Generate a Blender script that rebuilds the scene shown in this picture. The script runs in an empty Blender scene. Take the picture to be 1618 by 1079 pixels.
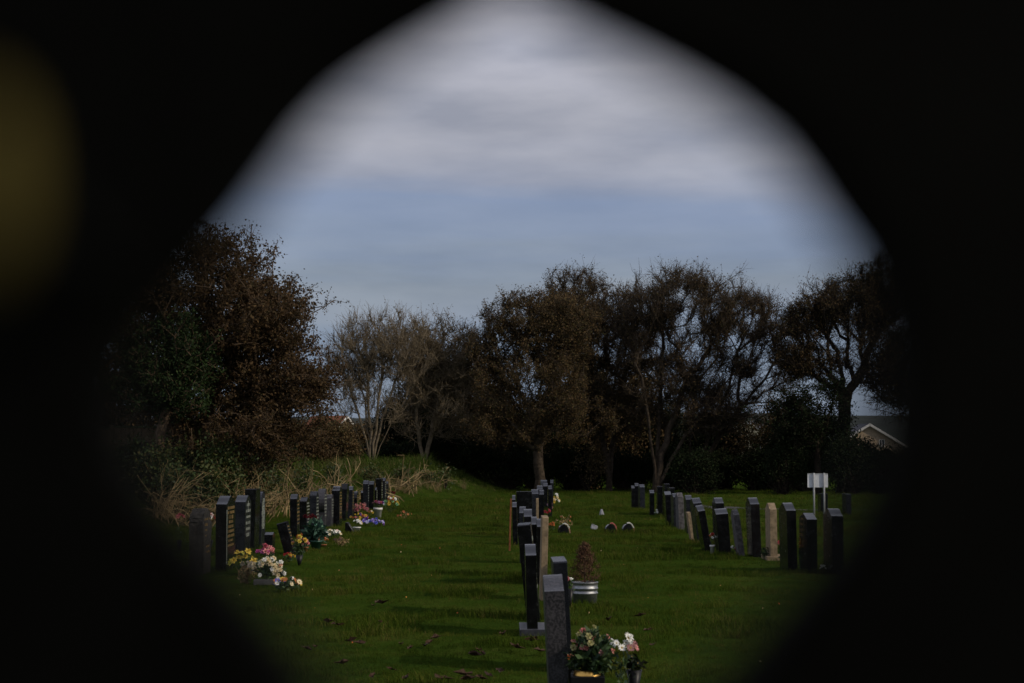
import bpy, bmesh, math, random
import numpy as np
from mathutils import Vector, Matrix

S = bpy.context.scene
C = S.collection
RND = random.Random(7)
R = math.radians

# ------------------------------------------------------------------ camera
F = 2800.0 / 1618.0            # focal length / picture width
EYE = 1.66
cam_d = bpy.data.cameras.new('camera')
cam_d.sensor_width = 36.0
cam_d.lens = 36.0 * F
cam_d.clip_start = 0.01
cam_d.clip_end = 6000
cam_d.dof.use_dof = True
cam_d.dof.focus_distance = 27.0
cam_d.dof.aperture_fstop = 4.8
PITCH = math.atan((724 - 539.5) / 2800.0)
cam = bpy.data.objects.new('camera', cam_d)
C.objects.link(cam)
cam.location = (0, 0, EYE)
cam.rotation_euler = (R(90) + PITCH, 0, 0)
S.camera = cam

# ------------------------------------------------------------------ light
SUN_EL, SUN_AZ = R(32), math.atan2(-0.40, 0.92)      # low autumn sun, from the right and a little behind
sd = bpy.data.lights.new('sun', 'SUN')
sd.energy = 2.35
sd.angle = R(0.55)
sd.color = (1.0, 0.87, 0.70)
sun = bpy.data.objects.new('sun', sd)
C.objects.link(sun)
to_sun = Vector((math.cos(SUN_AZ) * math.cos(SUN_EL), math.sin(SUN_AZ) * math.cos(SUN_EL), math.sin(SUN_EL)))
sun.rotation_euler = to_sun.to_track_quat('Z', 'Y').to_euler()
S.view_settings.view_transform = 'Standard'
S.view_settings.look = 'None'
S.view_settings.exposure = -0.2
S.view_settings.gamma = 1.0
S.view_settings.use_curve_mapping = False
S.cycles.use_denoising = True
S.cycles.max_bounces = 6
S.cycles.diffuse_bounces = 3
S.cycles.glossy_bounces = 3
S.cycles.caustics_reflective = False
S.cycles.caustics_refractive = False

W = bpy.data.worlds.new('World')
S.world = W
W.use_nodes = True
nt = W.node_tree
for n in list(nt.nodes):
    nt.nodes.remove(n)
def N(t, kind, **kw):
    n = t.nodes.new(kind)
    for k, v in kw.items():
        setattr(n, k, v)
    return n
def mathn(t, op, a, b=None, c=None):
    n = t.nodes.new('ShaderNodeMath'); n.operation = op
    for i, v in enumerate((a, b, c)):
        if v is None: continue
        if isinstance(v, (int, float)): n.inputs[i].default_value = v
        else: t.links.new(v, n.inputs[i])
    return n.outputs[0]
def ramp(t, fac, stops, interp='LINEAR'):
    n = t.nodes.new('ShaderNodeValToRGB')
    n.color_ramp.interpolation = interp
    els = n.color_ramp.elements
    while len(els) < len(stops): els.new(0.5)
    for e, (p, c) in zip(els, stops):
        e.position = p
        e.color = (*c, 1) if len(c) == 3 else c
    t.links.new(fac, n.inputs[0])
    return n.outputs[0]
def mixc(t, fac, a, b, blend='MIX'):
    n = t.nodes.new('ShaderNodeMix'); n.data_type = 'RGBA'; n.blend_type = blend
    for sock, v in ((n.inputs[0], fac), (n.inputs[6], a), (n.inputs[7], b)):
        if isinstance(v, (int, float)): sock.default_value = v
        elif isinstance(v, tuple): sock.default_value = (*v, 1)
        else: t.links.new(v, sock)
    return n.outputs[2]

sky = N(nt, 'ShaderNodeTexSky', sky_type='NISHITA')
sky.sun_disc = False
sky.sun_elevation = SUN_EL
sky.sun_rotation = math.pi / 2 - SUN_AZ
sky.air_density = 1.0; sky.dust_density = 1.2; sky.ozone_density = 1.5
tc = N(nt, 'ShaderNodeTexCoord')
sep = N(nt, 'ShaderNodeSeparateXYZ'); nt.links.new(tc.outputs['Generated'], sep.inputs[0])
mp = N(nt, 'ShaderNodeMapping'); mp.inputs['Scale'].default_value = (2.2, 2.2, 26); nt.links.new(tc.outputs['Generated'], mp.inputs[0])
nz = N(nt, 'ShaderNodeTexNoise'); nz.inputs['Scale'].default_value = 1.0; nz.inputs['Detail'].default_value = 6; nz.inputs['Roughness'].default_value = 0.55
nt.links.new(mp.outputs[0], nz.inputs[0])
mp2 = N(nt, 'ShaderNodeMapping'); mp2.inputs['Scale'].default_value = (11, 11, 42); nt.links.new(tc.outputs['Generated'], mp2.inputs[0])
nz2 = N(nt, 'ShaderNodeTexNoise'); nz2.inputs['Scale'].default_value = 1.0; nz2.inputs['Detail'].default_value = 5
nt.links.new(mp2.outputs[0], nz2.inputs[0])
# stratus layers: height above the horizon, wavered by noise
hz = mathn(nt, 'ADD', sep.outputs[2], mathn(nt, 'MULTIPLY', mathn(nt, 'SUBTRACT', nz.outputs[0], 0.5), 0.075))
cover = ramp(nt, hz, [(0.0, (.62,)*3), (0.075, (.50,)*3), (0.100, (.85,)*3), (0.118, (.52,)*3), (0.133, (.42,)*3), (0.155, (.86,)*3), (0.175, (.97,)*3), (0.30, (1,)*3), (0.6, (.85,)*3)])
cl = ramp(nt, hz, [(0.0, (1.55, 1.85, 2.1)), (0.07, (1.75, 2.1, 2.4)), (0.085, (2.45, 2.7, 2.95)), (0.105, (2.2, 2.55, 2.95)), (0.15, (3.0, 3.15, 3.7)), (0.19, (3.3, 3.4, 3.9)), (0.25, (4.6, 4.65, 5.3)), (0.6, (3.6, 3.7, 4.3))])
cl2 = mixc(nt, 1.0, cl, ramp(nt, nz2.outputs[0], [(0.3, (.80, .82, .86)), (0.7, (1.17, 1.15, 1.13))]), 'MULTIPLY')
blue = mixc(nt, 0.70, sky.outputs[0], (1.3, 1.9, 3.8))
skyc = mixc(nt, cover, blue, cl2)
bg = N(nt, 'ShaderNodeBackground'); bg.inputs['Strength'].default_value = 0.134
out = N(nt, 'ShaderNodeOutputWorld')
nt.links.new(skyc, bg.inputs[0]); nt.links.new(bg.outputs[0], out.inputs[0])

# ------------------------------------------------------------------ helpers
def at_ground(py):
    """distance of flat ground seen at picture row py"""
    return EYE * 2800.0 / (py - 724.0)
def xat(px, d):
    return (px - 809.0) / 2800.0 * d
def zat(py, d):
    return EYE + (724.0 - py) / 2800.0 * d

def vnoise(x, y, s, seed=0):
    x = np.asarray(x, float) / s + 57.3 * seed; y = np.asarray(y, float) / s + 31.7 * seed
    ix = np.floor(x); iy = np.floor(y); fx = x - ix; fy = y - iy
    fx = fx * fx * (3 - 2 * fx); fy = fy * fy * (3 - 2 * fy)
    def h(a, b):
        v = np.sin(a * 127.1 + b * 311.7 + seed * 74.7) * 43758.5453
        return v - np.floor(v)
    return (h(ix, iy) * (1 - fx) + h(ix + 1, iy) * fx) * (1 - fy) + (h(ix, iy + 1) * (1 - fx) + h(ix + 1, iy + 1) * fx) * fy
def sst(a, b, v):
    t = np.clip((v - a) / (b - a), 0, 1); return t * t * (3 - 2 * t)
def bank_d(x, y):
    edge = np.interp(y, [0, 25, 38, 50, 62, 68, 76, 86, 100], [-9.5, -8.2, -7.6, -6.9, -6.0, -4.4, -1.6, 0.3, 1.2])
    return edge - x
def gz(x, y):
    x = np.asarray(x, float); y = np.asarray(y, float)
    z = (vnoise(x, y, 0.55, 1) - .5) * 0.035 + (vnoise(x, y, 1.5, 2) - .5) * 0.06 + (vnoise(x, y, 6, 3) - .5) * 0.06
    z = z * (1 - sst(100, 140, y)) 
    d = bank_d(x, y)
    z = z + 1.12 * sst(0.0, 4.6, d) * (1 + .25 * (vnoise(x, y, 2.2, 4) - .5)) * (1 - sst(120, 200, y))
    return z
def g1(x, y): return float(gz(x, y))

def mesh_np(name, verts, faces, mats=(), smooth=False, midx=None):
    verts = np.asarray(verts, np.float32); faces = np.asarray(faces, np.int32)
    me = bpy.data.meshes.new(name)
    nf, k = faces.shape
    me.vertices.add(len(verts)); me.vertices.foreach_set('co', verts.ravel())
    me.loops.add(nf * k); me.loops.foreach_set('vertex_index', faces.ravel())
    me.polygons.add(nf)
    me.polygons.foreach_set('loop_start', np.arange(0, nf * k, k, dtype=np.int32))
    if midx is not None: me.polygons.foreach_set('material_index', np.asarray(midx, np.int32))
    if smooth: me.polygons.foreach_set('use_smooth', np.ones(nf, bool))
    for m in mats: me.materials.append(m)
    me.update(calc_edges=True)
    return me
def link(name, me, parent=None, loc=None):
    o = bpy.data.objects.new(name, me); C.objects.link(o)
    if parent is not None: o.parent = parent
    if loc is not None: o.location = loc
    return o
def empty(name, loc, rot=(0, 0, 0)):
    o = bpy.data.objects.new(name, None); C.objects.link(o)
    o.location = loc; o.rotation_euler = rot; o.empty_display_size = 0.1
    return o
def tag(o, label, cat, group=None):
    o['label'] = label; o['category'] = cat
    if group: o['group'] = group
    return o
def kind(o, k):
    o['kind'] = k; return o
def from_bm(name, bm, mats, parent=None, smooth=False):
    me = bpy.data.meshes.new(name); bm.to_mesh(me); bm.free()
    for m in (mats if isinstance(mats, (list, tuple)) else [mats]): me.materials.append(m)
    if smooth:
        me.polygons.foreach_set('use_smooth', np.ones(len(me.polygons), bool))
    return link(name, me, parent)
def bm_box(bm, c, s, bev=0.0, rot=None):
    m = Matrix.Translation(c)
    if rot is not None: m = m @ rot
    m = m @ Matrix.Diagonal((*s, 1))
    r = bmesh.ops.create_cube(bm, size=1.0, matrix=m)
    if bev:
        es = list({e for v in r['verts'] for e in v.link_edges})
        bmesh.ops.bevel(bm, geom=es, offset=bev, segments=2, affect='EDGES', profile=0.6)
    return r
def lathe(bm, prof, seg=20, closed_bottom=True, mi=0):
    rings = []
    for r, z in prof:
        if r < 1e-5: rings.append([bm.verts.new((0, 0, z))])
        else: rings.append([bm.verts.new((r * math.cos(2 * math.pi * i / seg), r * math.sin(2 * math.pi * i / seg), z)) for i in range(seg)])
    for a, b in zip(rings, rings[1:]):
        for i in range(seg):
            j = (i + 1) % seg
            if len(a) == 1 and len(b) == 1: continue
            if len(a) == 1: f = bm.faces.new((a[0], b[j], b[i]))
            elif len(b) == 1: f = bm.faces.new((a[i], a[j], b[0]))
            else: f = bm.faces.new((a[i], a[j], b[j], b[i]))
            f.material_index = mi
            f.smooth = True

# ------------------------------------------------------------------ materials
MATS = {}
def mat(name, col, rough=0.7, spec=0.4, metal=0.0, var=0.0, scale=8.0, bump=0.0, island=None, col2=None, transl=0.0):
    if name in MATS: return MATS[name]
    m = bpy.data.materials.new(name); m.use_nodes = True
    t = m.node_tree; p = t.nodes['Principled BSDF']
    p.inputs['Roughness'].default_value = rough
    p.inputs['Specular IOR Level'].default_value = spec
    p.inputs['Metallic'].default_value = metal
    base = None
    if island:
        g = N(t, 'ShaderNodeNewGeometry')
        k = len(island)
        base = ramp(t, g.outputs['Random Per Island'], [((i + .5) / k, c) for i, c in enumerate(island)])
    if var or bump or col2:
        tcn = N(t, 'ShaderNodeTexCoord')
        no = N(t, 'ShaderNodeTexNoise'); no.inputs['Scale'].default_value = scale; no.inputs['Detail'].default_value = 7
        no.inputs['Roughness'].default_value = .65
        t.links.new(tcn.outputs['Object'], no.inputs[0])
        lo = tuple(c * (1 - var) for c in col); hi = tuple(min(1, c * (1 + var)) for c in col)
        if col2: hi = col2
        cc = ramp(t, no.outputs[0], [(0.35, lo), (0.65, hi)])
        if base is not None: base = mixc(t, .5, base, cc)
        else: base = cc
        if bump:
            b = N(t, 'ShaderNodeBump'); b.inputs['Strength'].default_value = bump; b.inputs['Distance'].default_value = .01
            t.links.new(no.outputs[0], b.inputs['Height']); t.links.new(b.outputs[0], p.inputs['Normal'])
    if base is None: p.inputs['Base Color'].default_value = (*col, 1)
    else: t.links.new(base, p.inputs['Base Color'])
    if transl:
        tr = N(t, 'ShaderNodeBsdfTranslucent')
        if base is None: tr.inputs[0].default_value = (*col, 1)
        else: t.links.new(base, tr.inputs[0])
        mx = N(t, 'ShaderNodeMixShader'); mx.inputs[0].default_value = transl
        o = t.nodes['Material Output']
        t.links.new(p.outputs[0], mx.inputs[1]); t.links.new(tr.outputs[0], mx.inputs[2]); t.links.new(mx.outputs[0], o.inputs[0])
    MATS[name] = m
    return m

def granite(name, base, fleck, amount=0.62, rough=0.13, scale=420, film=(.02, .022, .02)):
    m = bpy.data.materials.new(name); m.use_nodes = True; t = m.node_tree; p = t.nodes['Principled BSDF']
    tcn = N(t, 'ShaderNodeTexCoord')
    v = N(t, 'ShaderNodeTexNoise'); v.inputs['Scale'].default_value = scale; v.inputs['Detail'].default_value = 5
    t.links.new(tcn.outputs['Object'], v.inputs[0])
    w = N(t, 'ShaderNodeTexNoise'); w.inputs['Scale'].default_value = 7; w.inputs['Detail'].default_value = 6; w.inputs['Roughness'].default_value = .7
    t.links.new(tcn.outputs['Object'], w.inputs[0])
    c1 = ramp(t, v.outputs[0], [(amount - .06, base), (amount + .06, fleck)])
    # weather film: dust and lichen bloom in patches of its own
    c2 = mixc(t, ramp(t, w.outputs[0], [(.5, (0, 0, 0)), (.78, (.3, .3, .3))]), c1, film)
    t.links.new(c2, p.inputs['Base Color'])
    rr = ramp(t, w.outputs[0], [(.35, (rough,)*3), (.75, (rough + .22,)*3)])
    t.links.new(rr, p.inputs['Roughness'])
    p.inputs['Specular IOR Level'].default_value = .5
    MATS[name] = m; return m

G_BLACK = granite('black_granite', (.003, .003, .004), (.012, .012, .014))
G_BLUE = granite('blue_black_granite', (.008, .009, .013), (.022, .025, .032), rough=.2)
G_GREY = granite('grey_granite', (.018, .018, .021), (.058, .054, .060), amount=.52, rough=.30, scale=75, film=(.10, .10, .095))
G_ROUGH = mat('rough_grey_stone', (.035, .033, .03), .9, .2, var=.5, scale=18, bump=1.0)
G_BEIGE = mat('beige_sandstone', (.24, .18, .11), .9, .2, var=.35, scale=14, bump=.5)
G_WEATH = mat('weathered_grey_stone', (.085, .08, .08), .85, .25, var=.6, scale=16, bump=.6)
GOLD = mat('gold_leaf_lettering', (.26, .17, .06), .45, .5)
SILVER = mat('silver_lettering', (.30, .33, .28), .45, .5)
KERB = mat('plinth_stone', (.035, .037, .045), .45, .5, var=.4, scale=20)
BARK = mat('bark', (.05, .038, .027), .95, .1, var=.45, scale=6, bump=1.0, col2=(.085, .066, .048))
BARK_W = mat('warm_bark', (.10, .07, .045), .95, .1, var=.45, scale=6, bump=1.0)
BARK_D = mat('dark_bark', (.03, .023, .017), .95, .1, var=.4, scale=5, bump=1.0)
L_BROWN = mat('brown_beech_leaf', (.1, .05, .02), .75, .2, island=[(.042, .026, .012), (.085, .050, .020), (.060, .036, .016), (.12, .072, .028), (.05, .042, .017), (.070, .040, .016)], transl=.25)
L_DULL = mat('dull_autumn_leaf', (.06, .04, .02), .8, .15, island=[(.070, .048, .021), (.115, .072, .032), (.082, .062, .025), (.145, .086, .036), (.068, .064, .024)], transl=.15)
BARK_P = mat('pale_grey_bark', (.16, .128, .085), .95, .1, var=.3, scale=6, bump=.6)
L_TAN = mat('tan_autumn_leaf', (.1, .08, .04), .8, .15, island=[(.07, .05, .025), (.11, .08, .035), (.055, .05, .02), (.13, .09, .045)], transl=.2)
L_EVER = mat('evergreen_leaf', (.02, .035, .012), .85, .05, island=[(.010, .018, .008), (.017, .028, .010), (.022, .026, .012), (.013, .015, .008)], transl=.08)
L_IVY = mat('ivy_green_leaf', (.02, .05, .01), .7, .15, island=[(.014, .028, .008), (.022, .044, .011), (.014, .022, .009), (.032, .055, .014)], transl=.12)
L_BRAM = mat('bramble_leaf', (.04, .07, .015), .6, .3, island=[(.03, .055, .013), (.05, .085, .02), (.07, .08, .02), (.025, .04, .012), (.10, .085, .025)], transl=.2)
STRAW = mat('dry_straw_stem', (.26, .17, .085), .85, .1, island=[(.24, .17, .08), (.42, .31, .16), (.33, .24, .12), (.19, .14, .07)], transl=.1)
WOOD = mat('fence_timber', (.14, .10, .06), .9, .2, var=.4, scale=5, bump=.5)
GREEN = mat('flower_foliage', (.03, .06, .02), .55, .3, island=[(.02, .045, .015), (.045, .09, .025), (.07, .11, .035), (.025, .05, .03)], transl=.15)
TEAL = mat('blue_green_leaf', (.05, .14, .10), .6, .3, island=[(.03, .07, .05), (.045, .10, .07), (.035, .08, .045)], transl=.1)

def leafy_ground():
    m = bpy.data.materials.new('lawn_soil_and_moss'); m.use_nodes = True; t = m.node_tree; p = t.nodes['Principled BSDF']
    tcn = N(t, 'ShaderNodeTexCoord')
    a = N(t, 'ShaderNodeTexNoise'); a.inputs['Scale'].default_value = .8; a.inputs['Detail'].default_value = 8
    b = N(t, 'ShaderNodeTexNoise'); b.inputs['Scale'].default_value = 40; b.inputs['Detail'].default_value = 4
    t.links.new(tcn.outputs['Object'], a.inputs[0]); t.links.new(tcn.outputs['Object'], b.inputs[0])
    c = ramp(t, a.outputs[0], [(.3, (.022, .042, .007)), (.5, (.034, .058, .008)), (.7, (.050, .068, .012))])
    c = mixc(t, .8, c, ramp(t, b.outputs[0], [(.3, (.45, .5, .4)), (.7, (1.3, 1.3, 1.2))]), 'MULTIPLY')
    t.links.new(c, p.inputs['Base Color']); p.inputs['Roughness'].default_value = .95; p.inputs['Specular IOR Level'].default_value = .0
    bp = N(t, 'ShaderNodeBump'); bp.inputs['Strength'].default_value = .9; bp.inputs['Distance'].default_value = .03
    t.links.new(b.outputs[0], bp.inputs['Height']); t.links.new(bp.outputs[0], p.inputs['Normal'])
    return m
M_GROUND = leafy_ground()
def grass_mat(name, stops):
    m = bpy.data.materials.new(name); m.use_nodes = True; t = m.node_tree; p = t.nodes['Principled BSDF']
    oi = N(t, 'ShaderNodeObjectInfo'); g = N(t, 'ShaderNodeNewGeometry')
    f = mathn(t, 'ADD', mathn(t, 'MULTIPLY', oi.outputs['Random'], .6), mathn(t, 'MULTIPLY', g.outputs['Random Per Island'], .4))
    c = ramp(t, f, stops)
    pn = N(t, 'ShaderNodeTexNoise'); pn.inputs['Scale'].default_value = .55; pn.inputs['Detail'].default_value = 5
    t.links.new(oi.outputs['Location'], pn.inputs[0])
    c = mixc(t, .9, c, ramp(t, pn.outputs[0], [(.34, (.62, .72, .75)), (.5, (1.0, 1.0, 1.0)), (.66, (1.42, 1.18, 1.55))]), 'MULTIPLY')
    t.links.new(c, p.inputs['Base Color']); p.inputs['Roughness'].default_value = .8; p.inputs['Specular IOR Level'].default_value = .0
    tr = N(t, 'ShaderNodeBsdfTranslucent'); t.links.new(c, tr.inputs[0])
    mx = N(t, 'ShaderNodeMixShader'); mx.inputs[0].default_value = .25
    t.links.new(p.outputs[0], mx.inputs[1]); t.links.new(tr.outputs[0], mx.inputs[2]); t.links.new(mx.outputs[0], t.nodes['Material Output'].inputs[0])
    return m
M_GRASS = grass_mat('lawn_grass_blade', [(.1, (.030, .052, .006)), (.45, (.046, .074, .008)), (.8, (.068, .090, .012)), (.97, (.12, .10, .03))])
M_ROUGH = grass_mat('rough_bank_grass_blade', [(.1, (.038, .072, .010)), (.5, (.062, .10, .015)), (.85, (.09, .11, .03)), (.97, (.22, .15, .07))])

# ------------------------------------------------------------------ setting: ground, path, hill
def axis(dense_lo, dense_hi, step, far, grow=1.25):
    a = list(np.arange(dense_lo, dense_hi + 1e-6, step))
    s = step; v = a[-1]
    while v < far: s *= grow; v += s; a.append(v)
    s = step; v = a[0]; pre = []
    while v > -far: s *= grow; v -= s; pre.append(v)
    return np.array(pre[::-1] + a)
xs = axis(-14, 12, .16, 3000); ys = axis(9, 92, .20, 3000)
X, Y = np.meshgrid(xs, ys)
Z = gz(X, Y)
vv = np.stack([X.ravel(), Y.ravel(), Z.ravel()], 1)
nx, ny = len(xs), len(ys)
i, j = np.meshgrid(np.arange(nx - 1), np.arange(ny - 1))
q = (j * nx + i).ravel()
ground = link('ground', mesh_np('ground', vv, np.stack([q, q + 1, q + nx + 1, q + nx], 1), [M_GROUND], True))
kind(ground, 'structure')

# tarmac path crossing behind the right-hand row
pts = [(5.8, 62.5), (7.0, 60.2), (8.4, 58.3), (10.5, 57.0), (14, 56.2), (20, 55.8), (40, 55.5)]
pv = []; pf = []
fine = []
for (a, b) in zip(pts, pts[1:]):
    for k in range(8):
        s = k / 8; fine.append((a[0] + (b[0] - a[0]) * s, a[1] + (b[1] - a[1]) * s))
fine.append(pts[-1])
for k, (x, y) in enumerate(fine):
    for w_ in (-.75, -.25, .25, .75):
        yy = y + w_; xx = x + w_ * .4
        pv.append((xx, yy, g1(xx, yy) + .012))
    if k:
        for c_ in range(3):
            pf.append((4 * k - 4 + c_, 4 * k + c_, 4 * k + c_ + 1, 4 * k - 3 + c_))
TAR = mat('worn_tarmac', (.055, .052, .050), .9, .2, var=.3, scale=30, bump=.5)
kind(link('path', mesh_np('path', pv, pf, [TAR], True)), 'structure')

# far low hill on the right
hx = np.linspace(-700, 900, 90); hy = np.linspace(420, 900, 14)
HX, HY = np.meshgrid(hx, hy)
prof = np.sin(np.clip((HY - 420) / 480, 0, 1) * math.pi) ** .7
HZ = (9 + 10 * vnoise(HX, HY * .3, 160, 9) + 7 * sst(0, 300, HX)) * prof - 1.2 + 1.5 * vnoise(HX, HY, 22, 5) * prof
hv = np.stack([HX.ravel(), HY.ravel(), HZ.ravel()], 1)
i, j = np.meshgrid(np.arange(89), np.arange(13)); q = (j * 90 + i).ravel()
M_HILL = mat('far_wooded_hill', (.035, .042, .035), .95, .1, var=.4, scale=.03, bump=0)
kind(link('hill', mesh_np('hill', hv, np.stack([q, q + 1, q + 91, q + 90], 1), [M_HILL], True)), 'structure')

# ------------------------------------------------------------------ grass (stuff)
def tuft_mesh(name, nbl, rad, hmin, hmax, wd, m, rng, droop=.5):
    V = []; Fc = []
    for b in range(nbl):
        a = rng.uniform(0, 2 * math.pi); r = rad * math.sqrt(rng.random())
        x, y = r * math.cos(a), r * math.sin(a); h = rng.uniform(hmin, hmax)
        la = rng.uniform(0, 2 * math.pi); ln = h * rng.uniform(.1, droop) * 1.3
        wa = la + math.pi / 2 + rng.uniform(-.5, .5)
        wx, wy = math.cos(wa) * wd / 2, math.sin(wa) * wd / 2
        dx, dy = math.cos(la) * ln, math.sin(la) * ln
        k = len(V)
        V += [(x - wx, y - wy, -.01), (x + wx, y + wy, -.01), (x + dx * .35 + wx * .8, y + dy * .35 + wy * .8, h * .6), (x + dx * .35 - wx * .8, y + dy * .35 - wy * .8, h * .6), (x + dx, y + dy, h)]
        Fc += [(k, k + 1, k + 2, k + 3), (k + 3, k + 2, k + 4, k + 4)]
    me = bpy.data.meshes.new(name)
    me.from_pydata(V, [], [f if f[2] != f[3] else f[:3] for f in Fc]); me.materials.append(m); me.update()
    return me
def scatter(name, pts, scl, meshes, zrot, label, cat):
    """one object whose geometry nodes put a random tuft on every point"""
    col = bpy.data.collections.new(name + '_tufts')
    for me in meshes:
        o = bpy.data.objects.new('grass_tuft', me); col.objects.link(o)
    me = bpy.data.meshes.new(name)
    me.vertices.add(len(pts)); me.vertices.foreach_set('co', np.asarray(pts, np.float32).ravel())
    at = me.attributes.new('tuft_scale', 'FLOAT', 'POINT'); at.data.foreach_set('value', np.asarray(scl, np.float32))
    at = me.attributes.new('tuft_turn', 'FLOAT_VECTOR', 'POINT')
    rv = np.zeros((len(pts), 3), np.float32); rv[:, 2] = zrot; at.data.foreach_set('vector', rv.ravel())
    o = link(name, me)
    g = bpy.data.node_groups.new(name, 'GeometryNodeTree')
    g.interface.new_socket('Geometry', in_out='INPUT', socket_type='NodeSocketGeometry')
    g.interface.new_socket('Geometry', in_out='OUTPUT', socket_type='NodeSocketGeometry')
    gi = g.nodes.new('NodeGroupInput'); go = g.nodes.new('NodeGroupOutput')
    ip = g.nodes.new('GeometryNodeInstanceOnPoints'); ci = g.nodes.new('GeometryNodeCollectionInfo')
    ci.inputs['Collection'].default_value = col; ci.inputs['Separate Children'].default_value = True
    ip.inputs['Pick Instance'].default_value = True
    ri = g.nodes.new('FunctionNodeRandomValue'); ri.data_type = 'INT'
    ri.inputs[4].default_value = 0; ri.inputs[5].default_value = len(meshes) - 1
    a1 = g.nodes.new('GeometryNodeInputNamedAttribute'); a1.data_type = 'FLOAT'; a1.inputs[0].default_value = 'tuft_scale'
    a2 = g.nodes.new('GeometryNodeInputNamedAttribute'); a2.data_type = 'FLOAT_VECTOR'; a2.inputs[0].default_value = 'tuft_turn'
    L = g.links.new
    L(gi.outputs[0], ip.inputs['Points']); L(ci.outputs[0], ip.inputs['Instance']); L(ri.outputs[2], ip.inputs['Instance Index'])
    L(a2.outputs[0], ip.inputs['Rotation']); L(a1.outputs[0], ip.inputs['Scale']); L(ip.outputs[0], go.inputs[0])
    md = o.modifiers.new('tufts', 'NODES'); md.node_group = g
    kind(o, 'stuff'); o['label'] = label; o['category'] = cat
    return o
rng = random.Random(3); nr = np.random.RandomState(5)
def lawn_points(y0, y1, dens, margin=1.5):
    hw = lambda y: .32 * y + margin
    n = int(dens * (hw(y0) + hw(y1)) * (y1 - y0))
    y = nr.uniform(y0, y1, n); x = nr.uniform(-1, 1, n) * hw(y1)
    k = (np.abs(x) < hw(y)); return x[k], y[k]
PX, PY = [], []
for a, b, dn in ((8, 16, 150), (16, 26, 95), (26, 42, 48), (42, 62, 24), (62, 92, 11)):
    x, y = lawn_points(a, b, dn); PX.append(x); PY.append(y)
PX = np.concatenate(PX); PY = np.concatenate(PY)
onpath = (PX > 5.6) & (np.abs(PY - np.interp(PX, [p[0] for p in pts], [p[1] for p in pts])) < .85)
k = (bank_d(PX, PY) < 1.5) & ~onpath
PX = PX[k]; PY = PY[k]
sc = (.42 + .95 * sst(.45, .95, vnoise(PX, PY, .7, 6)) + .5 * vnoise(PX, PY, .25, 7) * vnoise(PX, PY, 3.1, 8)) * nr.uniform(.7, 1.25, len(PX)) * (1 + .02 * np.clip(PY - 20, 0, 40))
tufts = [tuft_mesh('lawn_tuft', 16, .085, .03, .068, .0042, M_GRASS, rng, .95) for _ in range(6)]
scatter('lawn_grass', np.stack([PX, PY, gz(PX, PY)], 1), sc, tufts, nr.uniform(0, 6.28, len(PX)), 'green uneven lawn grass growing between the rows of headstones', 'grass')
# rough grass on the bank
n = 26000
bx = nr.uniform(-19, 1.5, n); by = nr.uniform(32, 92, n)
bd = bank_d(bx, by)
k = (bd > .6) & (bd < 11)
bx, by, bd = bx[k], by[k], bd[k]
bs = (.30 + .95 * sst(1.2, 4.4, bd)) * (.45 + 1.1 * vnoise(bx, by, 1.3, 11)) * nr.uniform(.6, 1.3, len(bx))
bt = [tuft_mesh('bank_tuft', 22, .16, .14, .42, .011, M_ROUGH, rng, 1.0) for _ in range(5)]
scatter('bank_grass', np.stack([bx, by, gz(bx, by)], 1), bs, bt, nr.uniform(0, 6.28, len(bx)), 'long rough grass covering the bank on the left', 'grass')

n = 9000
wx_ = nr.uniform(-16, 0, n); wy_ = nr.uniform(34, 82, n); wd_ = bank_d(wx_, wy_)
k = (wd_ > 1.3) & (wd_ < 5.5) & (vnoise(wx_, wy_, 1.6, 21) > .68)
wx_, wy_ = wx_[k], wy_[k]
M_WISP = grass_mat('bleached_grass_wisp', [(.1, (.14, .11, .05)), (.5, (.25, .18, .09)), (.8, (.32, .24, .12)), (.97, (.10, .11, .03))])
wt = [tuft_mesh('straw_tuft', 16, .10, .25, .62, .010, M_WISP, rng, 1.2) for _ in range(5)]
scatter('bank_straw', np.stack([wx_, wy_, gz(wx_, wy_)], 1), nr.uniform(.5, 1.15, len(wx_)), wt, nr.uniform(0, 6.28, len(wx_)), 'wispy straw-coloured dead grass standing in clumps on the bank', 'grass')

# ------------------------------------------------------------------ trees
def tubes(P0, P1, r0, r1, sides):
    """numpy tubes for many edges at once"""
    D = P1 - P0; Ln = np.linalg.norm(D, axis=1, keepdims=True) + 1e-9; D = D / Ln
    ref = np.where(np.abs(D[:, 2:3]) < .9, np.array([[0, 0, 1.0]]), np.array([[1.0, 0, 0]]))
    U = np.cross(D, ref); U /= np.linalg.norm(U, axis=1, keepdims=True) + 1e-9
    V = np.cross(D, U)
    n = len(P0); ang = np.arange(sides) * 2 * math.pi / sides
    cs, sn = np.cos(ang), np.sin(ang)
    ring = U[:, None, :] * cs[None, :, None] + V[:, None, :] * sn[None, :, None]
    A = (P0 - D * r0[:, None] * .5)[:, None, :] + ring * r0[:, None, None]
    B = (P1 + D * r1[:, None] * .5)[:, None, :] + ring * r1[:, None, None]
    verts = np.concatenate([A, B], 1).reshape(-1, 3)
    k = np.arange(sides); k2 = (k + 1) % sides
    f = np.stack([k, k + sides, k2 + sides, k2], 1)
    faces = (np.arange(n) * 2 * sides)[:, None, None] + f[None]
    return verts, faces.reshape(-1, 4)
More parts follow.
